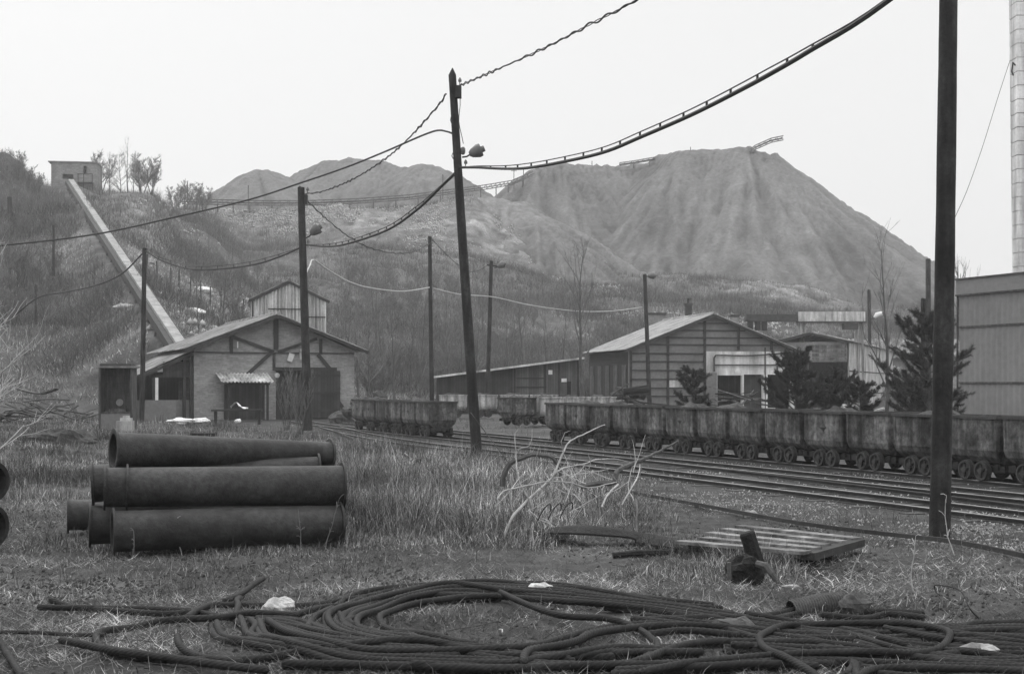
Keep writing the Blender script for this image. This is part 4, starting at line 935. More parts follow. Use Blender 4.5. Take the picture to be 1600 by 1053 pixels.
RR = [
 [(1130, 940), (1000, 935), (875, 931), (725, 923), (631, 927), (575, 932), (537, 947), (521, 966), (534, 985), (575, 1000), (650, 1012), (740, 1016)],
 [(1150, 950), (1000, 943), (875, 937), (725, 928), (640, 934), (580, 945), (545, 960), (536, 976), (560, 990), (610, 1000), (680, 1010)],
 [(1150, 957), (1030, 950), (900, 943), (730, 930), (650, 938), (595, 952), (562, 968), (560, 982), (590, 990), (640, 998), (670, 1012)],
 [(780, 938), (720, 938), (650, 946), (612, 955), (593, 968), (610, 982), (660, 995), (715, 1010), (745, 1020)],
 [(900, 938), (780, 929), (700, 921), (620, 931), (565, 940), (530, 955), (512, 972), (530, 992), (590, 1008), (690, 1018)],
 [(465, 968, .03), (394, 964, .03), (337, 974, .03), (262, 979, .02), (206, 989), (161, 998), (150, 1011), (169, 1028), (225, 1041), (337, 1049), (420, 1045), (487, 1037), (594, 1019, .03), (660, 1016, .04), (725, 1022, .03), (819, 1019, .02), (875, 1004), (930, 985), (990, 976), (1060, 974)],
 [(338, 978), (340, 990), (349, 1004), (375, 1019), (431, 1028), (500, 1037), (600, 1042), (720, 1040)],
 [(375, 972), (380, 985), (386, 1000), (405, 1015), (470, 1025), (560, 1034), (680, 1036)],
 [(405, 979), (409, 990), (416, 1004), (442, 1022), (487, 1034), (560, 1042), (680, 1047), (800, 1046)],
 [(418, 981), (450, 1004), (506, 1022), (562, 1030), (650, 1033), (760, 1028), (850, 1020)],
 [(380, 978), (431, 990), (487, 1005), (544, 1017), (640, 1024), (740, 1030), (880, 1032), (960, 1030)],
 [(400, 975), (470, 984), (540, 1000), (610, 1012), (700, 1026), (820, 1040), (900, 1044)],
 [(500, 1040), (600, 1032), (700, 1034), (800, 1038), (900, 1030), (1000, 1026), (1100, 1020)],
 [(440, 1050), (560, 1050), (680, 1052), (800, 1051), (920, 1046), (1050, 1040)],
 [(640, 1050), (760, 1046), (860, 1038), (960, 1020), (1040, 1016)],
 [(292, 972, .02), (311, 953, .02), (337, 941, .01), (412, 942), (469, 944), (525, 936), (600, 931)],
 [(440, 975), (475, 962), (510, 953), (560, 947)],
 [(480, 990), (490, 975), (500, 965), (520, 955)],
 [(94, 1009), (150, 1022), (200, 1034), (300, 1048), (420, 1058)],
 [(819, 1045, .01), (819, 1036, .02), (830, 1029), (870, 1018), (900, 1006), (930, 992), (985, 981), (1050, 974), (1120, 972), (1220, 972)],
 [(897, 1021), (905, 1006), (920, 994), (960, 985), (1000, 979)],
 [(1022, 1052), (960, 1048), (880, 1051), (760, 1055), (640, 1056)],
]
def jit(q, i, du, dv):
    rn = random.Random(i * 13 + 5); a, b = rn.uniform(-du, du), rn.uniform(dv * .4, dv); return [(t[0] + a + rn.uniform(-9, 9), t[1] + b + rn.uniform(-1.5, 1.5)) + tuple(t[2:]) for t in q]
for i, q in enumerate(RR):
    rope(q, rc, z0=.026 + .010 * (i % 5), seed=i)
    if i not in (5, 15, 16, 17, 18, 19, 20, 21): rope(jit(q, i, 14, 7), rc, z0=.02 + .01 * (i % 3), seed=200 + i)
    if i in (0, 1, 2, 4, 8, 9, 10, 11, 12): rope(jit(q, i + 70, 20, -6), rc, z0=.02 + .012 * (i % 3), seed=300 + i)
for i, q, lab in (
 (40, [(77, 938, .02), (100, 944), (127, 951), (210, 959), (260, 960), (305, 957), (345, 968), (400, 975)], 'long rope end with an unravelled tip reaching far left'),
 (41, [(58, 951), (150, 954), (230, 955), (300, 955)], 'rope end lying parallel just behind the long left end'),
 (42, [(349, 934, .01), (375, 922, .04), (395, 908, .04), (412, 900, .02)], 'short rope end pointing up above the left of the coil'),
 (43, [(367, 972), (372, 948, .05), (370, 933, .04), (378, 925)], 'short upright bent rope piece left of the pale rock'),
 (44, [(277, 1006, .05), (281, 1024, .02), (296, 1036), (330, 1046), (380, 1051)], 'hooked short rope end inside the left loop'),
 (45, [(-10, 990), (56, 996), (110, 1001), (165, 1003)], 'thin half buried rope at the left edge'),
 (46, [(-5, 1000, .01), (8, 1018), (19, 1034), (34, 1056)], 'straight rope piece in the bottom left corner'),
 (47, [(781, 932, .02), (819, 951, .03), (875, 966, .03), (950, 970, .03), (995, 981, .02), (1020, 1000), (1027, 1014), (1010, 1032), (969, 1043), (894, 1049), (830, 1052), (760, 1056)], 'pale stranded rope bend crossing the middle of the foreground coil')):
    rope(q, None, z0=.035, seed=i, name='wire_rope', label=lab, r=.021 if i != 45 else .013, k='rope')
rb = thing('wire_rope_bundle', 'thick bundle of parallel dark wire ropes running out of the right edge', 'rope', G(1400, 1000))
RB = [
 [(760, 930), (900, 928), (1040, 936), (1150, 950), (1250, 957), (1400, 966), (1650, 972)],
 [(1000, 972), (1112, 962), (1187, 951), (1240, 938), (1292, 931)],
 [(1000, 981), (1075, 976), (1169, 976), (1225, 981), (1281, 992), (1319, 1007), (1337, 1037), (1340, 1056)],
 [(1150, 955), (1262, 966), (1319, 974), (1375, 992), (1431, 1004), (1500, 1015), (1600, 1024), (1700, 1028)],
 [(1000, 1037), (1056, 1013), (1112, 1001), (1187, 996), (1262, 993), (1340, 1000), (1450, 1012), (1600, 1016)],
 [(1100, 968), (1200, 984), (1300, 1000), (1400, 1006), (1520, 1004), (1660, 1004)],
 [(1484, 981), (1540, 982), (1660, 983)], [(1440, 985), (1540, 991), (1660, 996)], [(1400, 990), (1500, 1000), (1660, 1011)],
 [(1337, 1049), (1375, 1034), (1500, 1036), (1660, 1040)], [(1290, 940), (1350, 942), (1400, 944), (1445, 947)],
 [(1506, 976), (1530, 972), (1580, 969), (1680, 967)],
 [(1040, 1045), (1150, 1035), (1260, 1026), (1350, 1024), (1480, 1026), (1660, 1032)],
 [(960, 1052), (1080, 1044), (1200, 1036), (1280, 1034)], [(1420, 1050), (1520, 1048), (1680, 1050)],
 [(1130, 1010), (1230, 1006), (1330, 1012), (1440, 1020), (1560, 1030)], [(950, 950), (1080, 958), (1200, 966), (1330, 980), (1450, 988)],
 [(1000, 962), (1120, 970), (1240, 975), (1400, 978), (1560, 976), (1680, 976)], [(1150, 1003), (1300, 1016), (1420, 1014), (1560, 1020), (1680, 1022)],
 [(1380, 970), (1480, 990), (1580, 1002), (1680, 1008)], [(1330, 1030), (1460, 1042), (1600, 1046), (1700, 1047)],
 [(900, 936), (1050, 948), (1160, 962), (1300, 968), (1440, 982), (1600, 988), (1690, 990)],
]
for i, q in enumerate(RB):
    rope(q, rb, z0=.022 + .010 * (i % 5), seed=60 + i)
    rope(jit(q, i + 20, 14, 7), rb, z0=.02 + .01 * (i % 3), seed=400 + i)
    if i % 2: rope(jit(q, i + 50, 20, -7), rb, z0=.02 + .012 * (i % 4), seed=500 + i)
rope([(1000, 1051), (1075, 1038), (1150, 1027), (1262, 1015), (1375, 1011), (1431, 1006), (1469, 996), (1484, 984), (1469, 974), (1412, 963), (1337, 959), (1262, 959), (1225, 962), (1199, 974), (1186, 989), (1195, 1007), (1225, 1026), (1262, 1045), (1290, 1060)], None, z0=.075, seed=90, name='wire_rope', label='loose oval loop of rope lying on top of the bundle at lower right')
mb = MB(); mb.tube(catmull([gp(1530, 972, .02), P(1515, 950, 10.4), P(1500, 922, 10.6), P(1470, 914, 10.9), P(1490 - 30, 918, 11.1), P(1478, 940 - 15, 10.9), gp(1482, 968, .0)][:5] + [gp(1477, 950, .0)], .04), .006, 5)
tag(obj('thin_wire', mb, 'iron', world=True), 'thin springy wire arch rising above the right hand rope bundle', 'wire')

# ---------------------------------------------------------------- dead branch
db = thing('dead_branch', 'pale peeled dead branch with forked limbs lying in the grass before the rails', 'branch', G(787, 845))
def br(pts, r0, r1, k='birch', par=db, nm='limb'):
    pth = catmull([P(*p) for p in pts], .06); pth = [p + Vector((random.uniform(-1, 1), 0, random.uniform(-1, 1))) * .004 for p in pth]; n = len(pth)
    mb = MB(); kk = .62 if k == 'birch' else .8; mb.tube([p - par.location for p in pth], [kk * (r0 + (r1 - r0) * i / n) for i in range(n)], 6); return obj(nm, mb, k, par, smooth=True)
br([(787, 841, 15.5), (800, 809, 15.6), (823, 783, 15.8), (855, 754, 16), (862, 747, 16), (881, 705, 16.1), (891, 689, 16.2), (917, 676, 16.4), (945, 663, 16.6)], .03, .008)
br([(832, 802, 15.9), (826, 780, 15.8), (810, 747, 15.8), (806, 705, 15.9), (805, 676, 15.9), (810, 671, 15.9)], .02, .007)
br([(808, 702, 15.9), (828, 695, 15.8), (832, 671, 15.8)], .01, .005)
br([(862, 744, 16), (881, 731, 16.2), (914, 724, 16.5), (930, 718, 16.7), (959, 717, 17), (985, 722, 17.2)], .015, .007)
br([(865, 747, 16), (897, 741, 16), (930, 737, 16.1), (951, 733, 16.2)], .012, .005)
br([(777, 780, 15.3), (787, 767, 15.4), (816, 760, 15.7), (858, 752, 16), (897, 755, 16.2)], .011, .015)
br([(897, 755, 16.2), (920, 762, 16.3), (945, 757, 16.4), (965, 752, 16.6)], .014, .008)
br([(793, 760, 15.6), (798, 780, 15.6), (800, 799, 15.6)], .013, .01)
br([(826, 796, 15.7), (845, 812, 15.5), (865, 822, 15.4), (907, 856, 14.9)], .01, .005)
br([(842, 700, 16), (838, 712, 16), (850, 727, 16.2)], .006, .006)
br([(881, 705, 16.1), (877, 690, 16), (883, 676, 16), (892, 673, 16)], .008, .004)
br([(812, 745, 15.8), (790, 775, 15.4), (772, 792, 15.2)], .008, .004)
br([(735, 645, 15), (770, 690, 15.3), (806, 737, 15.6)], .006, .006, 'twig')
d2 = thing('dark_branch', 'dark crooked branch with pale side shoots beside the pale dead branch', 'branch', G(960, 800))
br([(907, 759, 16.8), (935, 755, 16.8), (959, 754, 16.8), (963, 740, 16.8), (969, 732, 16.9), (1001, 719, 17.2), (1030, 705, 17.5), (1060, 689, 17.8)], .05, .01, 'bark', d2)
br([(940, 792, 16.2), (950, 772, 16.5), (966, 756, 16.8)], .018, .02, 'birch', d2)
br([(971, 789, 16.5), (985, 765, 16.6), (996, 745, 16.9), (1000, 726, 17.1)], .014, .012, 'birch', d2)
br([(989, 725, 17.1), (984, 745, 17), (982, 762, 16.9), (990, 782, 16.6)], .01, .007, 'birch', d2)
br([(785, 760, 17.6), (786, 745, 17.6), (797, 724, 17.6), (813, 716, 17.6), (832, 710, 17.6), (850, 711, 17.6), (865, 716, 17.6), (873, 728, 17.6), (876, 744, 17.6)], .05, .03, 'bark', d2)
br([(993, 780, 16.4), (996, 800, 16.1), (994, 822, 15.9), (1000, 845, 15.7)], .02, .014, 'bark', d2)
rt = random.Random(21)
for i in range(30):
    u0, v0, Y0 = rt.uniform(790, 1000), rt.uniform(730, 815), rt.uniform(15.4, 16.8); a = rt.uniform(-2.9, -.3); L = rt.uniform(18, 60)
    br([(u0, v0, Y0), (u0 + math.cos(a) * L * .5 + rt.uniform(-4, 4), v0 + math.sin(a) * L * .5, Y0 + .1), (u0 + math.cos(a) * L, v0 + math.sin(a) * L + rt.uniform(-5, 5), Y0 + .2)], .008, .003, 'birch' if i % 3 else 'twig', db, 'twig')
# rusty hoops in the grass
for c, lab in (((850, 806, 15.5), 'leftmost thin rusty hoop under the pale dead branch'), ((866, 805, 15.6), 'middle thin rusty hoop under the pale dead branch'), ((884, 803, 15.7), 'rightmost thin rusty hoop under the pale dead branch')):
    o3 = P(*c); mb = MB(); mb.tube([o3 + Vector((math.sin(a) * .05 + .06 * math.cos(a), .04 * a, math.cos(a) * .13)) for a in np.linspace(-1.9, 1.2, 14)], .007, 6)
    tag(obj('wire_hoop', mb, 'iron', world=True), lab, 'wire', 'rusty wire hoops')

# ---------------------------------------------------------------- vegetation
def blades(name, base, L, Wd, lean, bend, tone, matk, az=None):
    n = len(base); az = rng.random(n) * 6.283 if az is None else az; wa = rng.random(n) * 6.283
    d = np.stack([np.cos(az) * np.sin(lean), np.sin(az) * np.sin(lean), np.cos(lean)], -1)
    d2 = np.stack([np.cos(az) * np.sin(lean + bend), np.sin(az) * np.sin(lean + bend), np.cos(lean + bend)], -1)
    sw = np.stack([np.cos(wa), np.sin(wa), np.zeros(n)], -1) * Wd[:, None] / 2
    m = base + d * (L * .5)[:, None]; tp = m + d2 * (L * .5)[:, None]
    V = np.stack([base - sw, base + sw, m + sw * .75, m - sw * .75, tp], 1).reshape(-1, 3)
    k = np.arange(n)[:, None] * 5
    me = bpy.data.meshes.new(name); me.vertices.add(n * 5); me.vertices.foreach_set('co', V.ravel().astype(np.float32))
    li = np.concatenate([k + 0, k + 1, k + 2, k + 3, k + 3, k + 2, k + 4], 1).ravel(); me.loops.add(len(li)); me.loops.foreach_set('vertex_index', li.astype(np.int32))
    me.polygons.add(n * 2); ls_ = (np.arange(n)[:, None] * 7 + np.array([0, 4])).ravel(); me.polygons.foreach_set('loop_start', ls_.astype(np.int32)); me.polygons.foreach_set('loop_total', np.tile([4, 3], n).astype(np.int32))
    me.update(calc_edges=True); a = me.attributes.new('tone', 'FLOAT', 'POINT'); a.data.foreach_set('value', np.repeat(tone, 5).astype(np.float32))
    me.materials.append(MT(matk)); o = bpy.data.objects.new(name, me); C.objects.link(o); return o
def scatter(n, u0, u1, y0, y1, pw=1.0):
    """world scatter inside a fan of ground; density thins with distance"""
    t = rng.random(n); Y = (y0 ** (1 - pw) + t * (y1 ** (1 - pw) - y0 ** (1 - pw))) ** (1 / (1 - pw)) if pw != 1 else y0 * (y1 / y0) ** t
    Uu = u0 + (u1 - u0) * rng.random(n); return (Uu - 800) / F * Y, Y, Uu
def inband(x, y): n = x * TN[0] + y * TN[1]; return (n > 11.3) & (n < 18.6) & (y < 80) & (rng.random(len(x)) < .82)
# short litter of straw over the whole foreground
x, y, U_ = scatter(520000, -500, 2100, 6.0, 30, 1.6)
den = fbm(x * 1.1, y * 1.1, 3) + .25; keep = (rng.random(len(x)) < np.clip(.3 + den * 1.3, .08, 1)) & ~inband(x, y)
x, y = x[keep], y[keep]; n = len(x); z = height(x, y)
lit = np.clip(.8 + fbm(x * 2.2, y * 2.2, 3) * 1.2 + .9 * fbm(x * .6 + 21, y * .8, 2), .2, 1.7)
tag(blades('straw_litter', np.stack([x, y, z + .004], -1), rng.uniform(.03, .17, n), rng.uniform(.0016, .0045, n), rng.uniform(.95, 1.55, n), rng.uniform(-.5, .9, n), rng.uniform(.0, 1.0, n) ** 2.6 * 2.3 * lit + .1, 'straw'), 'flattened dry straw and stems littering the dark foreground soil', 'straw', kind='stuff')
# short upright grass
x, y, U_ = scatter(120000, -500, 2100, 6.5, 95, 1.25)
den = fbm(x * .7 + 9, y * .7, 3) + .8 * fbm(x * .22, y * .3, 2); keep = (rng.random(len(x)) < np.clip(.1 + den * 2.2 + np.clip((y - 25) / 30, 0, .5), .0, 1) * np.clip((y - 6) / 12, .12, 1)) & ~inband(x, y)
x, y = x[keep], y[keep]; n = len(x); z = height(x, y)
tag(blades('short_grass', np.stack([x, y, z], -1), rng.uniform(.04, .17, n) * (1 + y / 60), rng.uniform(.002, .004, n) * (1 + y / 18), rng.uniform(.1, 1.2, n), rng.uniform(-.3, 1.3, n), rng.uniform(.0, 1.0, n) ** 1.8 * 2.2 + .2, 'grass'), 'short tufty winter grass covering the yard', 'grass', kind='stuff')
# tall dry grass in tussocks
def tall(name, lab, n, u0, u1, y0, y1, h0, h1, den_fn, per=26, wd=1.0, dark=1.0):
    x, y, U_ = scatter(n // per, u0, u1, y0, y1, 1.2); v_ = HZ + CH * F / y
    keep = rng.random(len(x)) < np.clip(den_fn(x, y, U_, v_), 0, 1); x, y = x[keep], y[keep]; m = len(x)
    hh = rng.uniform(h0, h1, m) * np.clip(.8 + 1.5 * fbm(x * .8 + 40, y * .8, 2), .35, 1.5); tn = rng.uniform(.45, 1.5, m) * np.clip(1 + 1.6 * fbm(x * .35 + 60, y * .35, 2), .4, 1.8)
    X = np.repeat(x, per) + rng.normal(0, .1, m * per); Y = np.repeat(y, per) + rng.normal(0, .1, m * per); Hh = np.repeat(hh, per) * rng.uniform(.4, 1.1, m * per)
    n_ = m * per
    return tag(blades(name, np.stack([X, Y, height(X, Y) - .01], -1), Hh, rng.uniform(.0018, .004, n_) * (1 + Y / 22) * wd, rng.uniform(.03, 1.3, n_), rng.uniform(-.8, 2.3, n_), az=np.repeat(rng.random(m) * 6.283, per) + rng.normal(0, 1.0, n_), tone=np.repeat(tn, per) * (rng.uniform(0, 1, n_) ** 3 * 3.4 + .3) * dark, matk='grass'), lab, 'grass', kind='stuff')
cl = lambda a: np.clip(a, 0, 1)
tall('tall_grass', 'tall pale dry grass between the pipes and the dead branch', 300000, 500, 1030, 14.6, 42, .16, .55, lambda x, y, u, v: cl((x * TN[0] + y * TN[1] < 11.4) * 1.0) * cl(.55 + 1.6 * fbm(x * .6, y * .6, 2)) * cl((v - 690) / 15) * cl((870 - v) / 25) * cl((1010 - u) / 60 + (v > 780)) * (1 - .93 * ((u > 860) & (v > 812))) * (1 - .6 * cl((u - 820) / 80)), dark=1.2)
tall('tall_grass', 'rough dry grass filling the yard behind the pipe pile', 300000, -250, 640, 17.5, 72, .15, .5, lambda x, y, u, v: cl((x * TN[0] + y * TN[1] < 11.3) * 1.0) * cl(.65 + 1.6 * fbm(x * .4, y * .4, 2)) * cl((560 - u) / 60 + (v > 690)), dark=.95)
tall('tall_grass', 'wild grass around the burnt stump and dark belt', 45000, 960, 1260, 11.6, 16.5, .1, .34, lambda x, y, u, v: cl(.5 + 1.8 * fbm(x * .9 + 3, y * .9, 2)) * cl((905 - v) / 10) * cl((v - 852) / 8) * .6, dark=1.0)
tall('tall_grass', 'sparse grass tussocks scattered over the near ground', 30000, -200, 1900, 8.0, 14.5, .05, .22, lambda x, y, u, v: cl(.0 + 1.6 * fbm(x * 1.1 + 13, y * 1.1, 2)), per=18)
tall('tall_grass', 'grass fringe along the foot of the pipe pile', 30000, 60, 620, 13.3, 15.8, .06, .22, lambda x, y, u, v: cl(.35 + 1.8 * fbm(x * .9 + 3, y * .9, 2)), dark=1.0)
# stones
def stones(name, lab, x, y, r, k, tone=1):
    n = len(x); z = height(x, y); base = np.array([(1, 0, 0), (-.5, .87, 0), (-.5, -.87, 0), (.3, .1, .9), (.1, -.2, -.6)], float); 
    V = base[None] * r[:, None, None] * rng.uniform(.5, 1.3, (n, 5, 3)) + np.stack([x, y, z + r * .2], -1)[:, None, :]
    F_ = np.array([(0, 1, 3), (1, 2, 3), (2, 0, 3), (1, 0, 4), (2, 1, 4), (0, 2, 4)]); li = (np.arange(n)[:, None, None] * 5 + F_[None]).reshape(-1)
    me = bpy.data.meshes.new(name); me.vertices.add(n * 5); me.vertices.foreach_set('co', V.reshape(-1).astype(np.float32)); me.loops.add(len(li)); me.loops.foreach_set('vertex_index', li.astype(np.int32)); m = len(li) // 3
    me.polygons.add(m); me.polygons.foreach_set('loop_start', np.arange(0, m * 3, 3, dtype=np.int32)); me.polygons.foreach_set('loop_total', np.full(m, 3, np.int32)); me.update(calc_edges=True); me.materials.append(MT(k))
    o = bpy.data.objects.new(name, me); C.objects.link(o); return tag(o, lab, 'gravel', kind='stuff')
x, y, u_ = scatter(45000, 850, 2000, 14.5, 30, 1.3); nn = x * TN[0] + y * TN[1]; kp = (nn > 9.6) & (nn < 12.2) & (rng.random(len(x)) < np.clip(.25 + 1.8 * fbm(x * .6, y * .6, 3), .02, 1)); stones('gravel', 'pale gravel chips between the loose rail and the tracks', x[kp], y[kp], rng.uniform(.0, 1, kp.sum()) ** 3 * .026 + .004, 'scree')
x, y, u_ = scatter(60000, 300, 2200, 14.5, 60, 1.3); nn = x * TN[0] + y * TN[1]; kp = (nn > 12) & (nn < 18.4) & (rng.random(len(x)) < np.clip(.3 + 1.5 * fbm(x * .8, y * .8, 3), .03, 1)); stones('gravel', 'grey ballast stones lying between the rails', x[kp], y[kp], rng.uniform(.006, .024, kp.sum()), 'concrete')
x, y, u_ = scatter(60000, -300, 2000, 6.5, 20, 1.5); kp = (~inband(x, y)) & (rng.random(len(x)) < np.clip(.1 + 1.2 * fbm(x * .9, y * .9, 3), .02, 1)); stones('earth_clods', 'small dark clods of earth on the foreground ground', x[kp], y[kp], rng.uniform(.006, .026, kp.sum()), 'ballast')
x, y, u_ = scatter(26000, 280, 900, 205, 236, 1.0); kp = rng.random(len(x)) < np.clip(.3 + 2 * fbm(x * .15, y * .15, 3), 0, 1) * np.exp(-((y - 224) / 9) ** 2); stones('scree', 'pale boulders strewn below the terrace edge', x[kp], y[kp], rng.uniform(.08, .3, kp.sum()), 'scree')
x, y, u_ = scatter(9000, 900, 1500, 140, 205, 1.0); kp = rng.random(len(x)) < np.clip(-.05 + 2 * fbm(x * .08 + 4, y * .12, 3), 0, 1); stones('scree', 'pale rocks scattered at the foot of the big spoil heap', x[kp], y[kp], rng.uniform(.1, .35, kp.sum()), 'scree')
x, y, u_ = scatter(2500, 215, 400, 84, 190, 1.0); kp = rng.random(len(x)) < np.clip(.0 + 2 * fbm(x * .12 + 8, y * .12, 3), 0, 1); stones('scree', 'pale rocks on the slope right of the long chute', x[kp], y[kp], rng.uniform(.08, .35, kp.sum()), 'scree')
# brush on the hillsides
x, y, u_ = scatter(900000, -400, 1700, 80, 245, 1.0); z = height(x, y); cl_ = fbm(x * .055 + 31, y * .05, 4); v_ = HZ - (z - CH) / y * F
edge_ = np.exp(-((y - 226) / 9.0) ** 2) * (u_ > 300) * (u_ < 870); bare = ((u_ > 740) & (u_ < 870) & (v_ < 400)) | ((u_ > 270) & (u_ < 500) & (y > 232))
kp = (z > .5) & (rng.random(len(x)) < np.clip(.8 + 1.6 * cl_, .22, 1) * (1 - .8 * edge_)) & ~bare & ~((abs(x - (-19 - (y - 80) * .383)) < .7) & (y < 172) & (y > 80)) & ~((y > 160) & (y < 180) & (u_ > 60) & (u_ < 165))
x, y, z, c_ = x[kp], y[kp], z[kp], cl_[kp]; n = len(x); print('brush', n)
tag(blades('hillside_brush', np.stack([x, y, z - .05], -1), rng.uniform(.25, 1.2, n) * np.clip(.65 + 2.2 * c_, .4, 2.0), rng.uniform(.018, .05, n), rng.uniform(.0, 1.1, n), rng.uniform(-.5, .6, n), (rng.uniform(0, 1, n) ** 2.6 * 3.6 + .32) * np.clip(1.1 - 2.0 * c_, .4, 1.7), 'brush'), 'grey leafless scrub covering the hillsides', 'brush', kind='stuff')

rc_ = np.random.default_rng(99); cen = [(395, 205, 6), (360, 190, 5), (430, 200, 5), (330, 195, 5), (60, 158, 6), (30, 150, 6), (100, 150, 4), (250, 170, 5), (275, 195, 5), (1010, 200, 6), (1040, 190, 5), (1150, 185, 5), (1230, 190, 4), (860, 185, 6), (900, 180, 5), (640, 150, 7), (560, 140, 6), (700, 130, 7), (820, 140, 6), (760, 160, 6), (500, 150, 6), (600, 120, 6), (560, 112, 5), (660, 112, 6), (720, 118, 6), (800, 125, 6), (870, 125, 6), (60, 110, 6), (140, 100, 5), (20, 100, 6), (200, 105, 4), (-40, 120, 8), (80, 135, 5), (230, 130, 4), (310, 150, 5), (180, 92, 4), (120, 90, 4), (1300, 180, 6), (1400, 175, 6), (1000, 150, 6), (1100, 140, 6), (940, 140, 6), (215, 175, 3), (240, 183, 4), (175, 177, 3), (30, 172, 3), (5, 165, 5), (-20, 160, 6)]
for i in range(60): cen.append((rc_.uniform(-100, 1450), rc_.uniform(95, 215), rc_.uniform(2, 5)))
bx, by, bs = [], [], []
for u, Y, r in cen:
    m = int(300 * r); bx.append((u - 800) / F * Y + rc_.normal(0, r * .5, m)); by.append(Y + rc_.normal(0, r * .5, m)); bs.append(np.full(m, r))
x, y, b_ = np.concatenate(bx), np.concatenate(by), np.concatenate(bs); z = height(x, y); kp = (z > .8) & ~((abs(x - (-19 - (y - 80) * .383)) < .7) & (y < 172) & (y > 80)) & (y < 226); x, y, z, b_ = x[kp], y[kp], z[kp], b_[kp]; n = len(x)
tag(blades('thicket_brush', np.stack([x, y, z - .05], -1), rng.uniform(.3, 2.4, n) * np.clip(b_ / 5, .5, 1), rng.uniform(.018, .04, n), rng.uniform(0, 1.2, n), rng.uniform(-.6, .6, n), rng.uniform(.3, 1.3, n), 'brush'), 'dark leafless thicket clumps on the hillsides', 'brush', kind='stuff')

# trees
def grow(segs, p, d, L, r, depth, rn, spread=.5, upk=.25, nb=(2, 4), minr=.004):
    n = 4; pts = [p]; rr = [r]
    for i in range(n):
        d = (d + Vector((rn.gauss(0, .1), rn.gauss(0, .1), rn.gauss(0, .07) + upk * .12))).normalized(); p = p + d * (L / n); pts.append(p); rr.append(max(r * (1 - .6 * (i + 1) / n), minr * .6))
    segs.append((pts, rr, depth))
    if depth == 0: return
    for k in range(rn.randint(*nb)):
        t = rn.uniform(.25, 1); i = min(int(t * n), n - 1); q = pts[i].lerp(pts[i + 1], t * n - i)
        a = rn.random() * 6.283; side = d.orthogonal().normalized(); side = Matrix.Rotation(a, 3, d) @ side
        nd = (d + side * rn.uniform(spread * .6, spread * 1.5) + Vector((0, 0, upk))).normalized()
        grow(segs, q, nd, L * rn.uniform(.45, .75), max(rr[i] * rn.uniform(.45, .7), minr), depth - 1, rn, spread, upk, nb, minr)
def bare_tree(label, group, seed, H=7, r=.09, depth=4, spread=.55, upk=.3, nb=(3, 5), stems=1, kt='bark', kw='twig', minr=.012, name='bare_tree', cat='tree', trunkfrac=.6):
    rn = random.Random(seed); t = thing(name, label, cat, (0, 0, 0), 0, group); A, B = MB(), MB()
    for s_ in range(stems):
        segs = []; a = rn.random() * 6.283; k = 0 if stems == 1 else .35
        # leader
        p = Vector((rn.uniform(-.1, .1) * (stems > 1), rn.uniform(-.1, .1) * (stems > 1), -.1)); d = Vector((math.cos(a) * k, math.sin(a) * k, 1)).normalized(); n = 9; pts = [p]; rr = [r]
        for i in range(n):
            d = (d + Vector((rn.gauss(0, .05), rn.gauss(0, .05), .03))).normalized(); p = p + d * (H / n); pts.append(p); rr.append(max(r * (1 - .93 * (i + 1) / n), minr * .7))
        A.tube(pts, rr, 7)
        for i in range(2, n):
            for q in range(rn.randint(2, 3) if depth > 2 else rn.randint(1, 2)):
                aa = rn.random() * 6.283; q0 = pts[i].lerp(pts[i + 1], rn.random()) if i < n - 0 and i + 1 < len(pts) else pts[i]
                nd = Vector((math.cos(aa) * spread, math.sin(aa) * spread, upk + .5)).normalized(); grow(segs, q0, nd, H * trunkfrac * (.6 - .045 * i) * rn.uniform(.6, 1.1), rr[i] * .5 + minr * .4, depth - 2, rn, spread, upk, nb, minr)
        for pts, rr, dp in segs: B.tube(pts, rr, 4 if dp else 3, cap=False)
    obj('trunk', A, kt, t, smooth=True); obj('crown', B, kw, t); return t
T1 = bare_tree('tall slender bare tree left of the workshop, before its side wall', 'bare trees', 1, 9.5, .12, 4, .4, .5, nb=(1, 3), minr=.009)
T1.location = AT(911, 78)
T2 = bare_tree('bare forked tree between the bushy pine and the big pine', 'bare trees', 2, 6.3, .08, 4, .5, .5, nb=(1, 3), minr=.006); T2.location = AT(1386, 47); T2.rotation_euler.z = 1
T3 = bare_tree('leafless shrub', 'bare shrubs on the slopes', 3, 3.2, .05, 4, .7, .3, stems=4, minr=.012)
T4 = bare_tree('bare tree', 'bare trees on the slopes', 4, 6, .08, 4, .75, .2, nb=(3, 5), minr=.008)
T5 = bare_tree('pale bare tree whose thin limbs reach in from the left edge', 'bare trees', 5, 4.8, .05, 4, .8, .25, kt='paletwig', kw='paletwig', nb=(2, 4), minr=.006); T5.location = AT(-55, 24)
T6 = bare_tree('twiggy bare saplings around the foot of the floodlight pole', 'bare shrubs', 6, 2.2, .02, 3, .35, .6, stems=5, minr=.008, nb=(1, 3)); T6.location = AT(470, 48)
dup(T5, AT(-30, 19), 2.2, 'short pale bare sapling at the left edge beside the grass', 'bare trees', (.6, .6, .6))
dup(T1, AT(1515, 75), 1.2, 'thin bare treetop poking above the clad building roof corner', 'bare trees', (1, 1, .86))
dup(T6, AT(448, 52), 2.0, 'thin bare saplings before the dark shed doorway', 'bare shrubs', (.9, .9, .9))
dup(T2, AT(560, 100), 2, 'bare tree right of the brick shed, nearest its corner', 'bare trees'); 
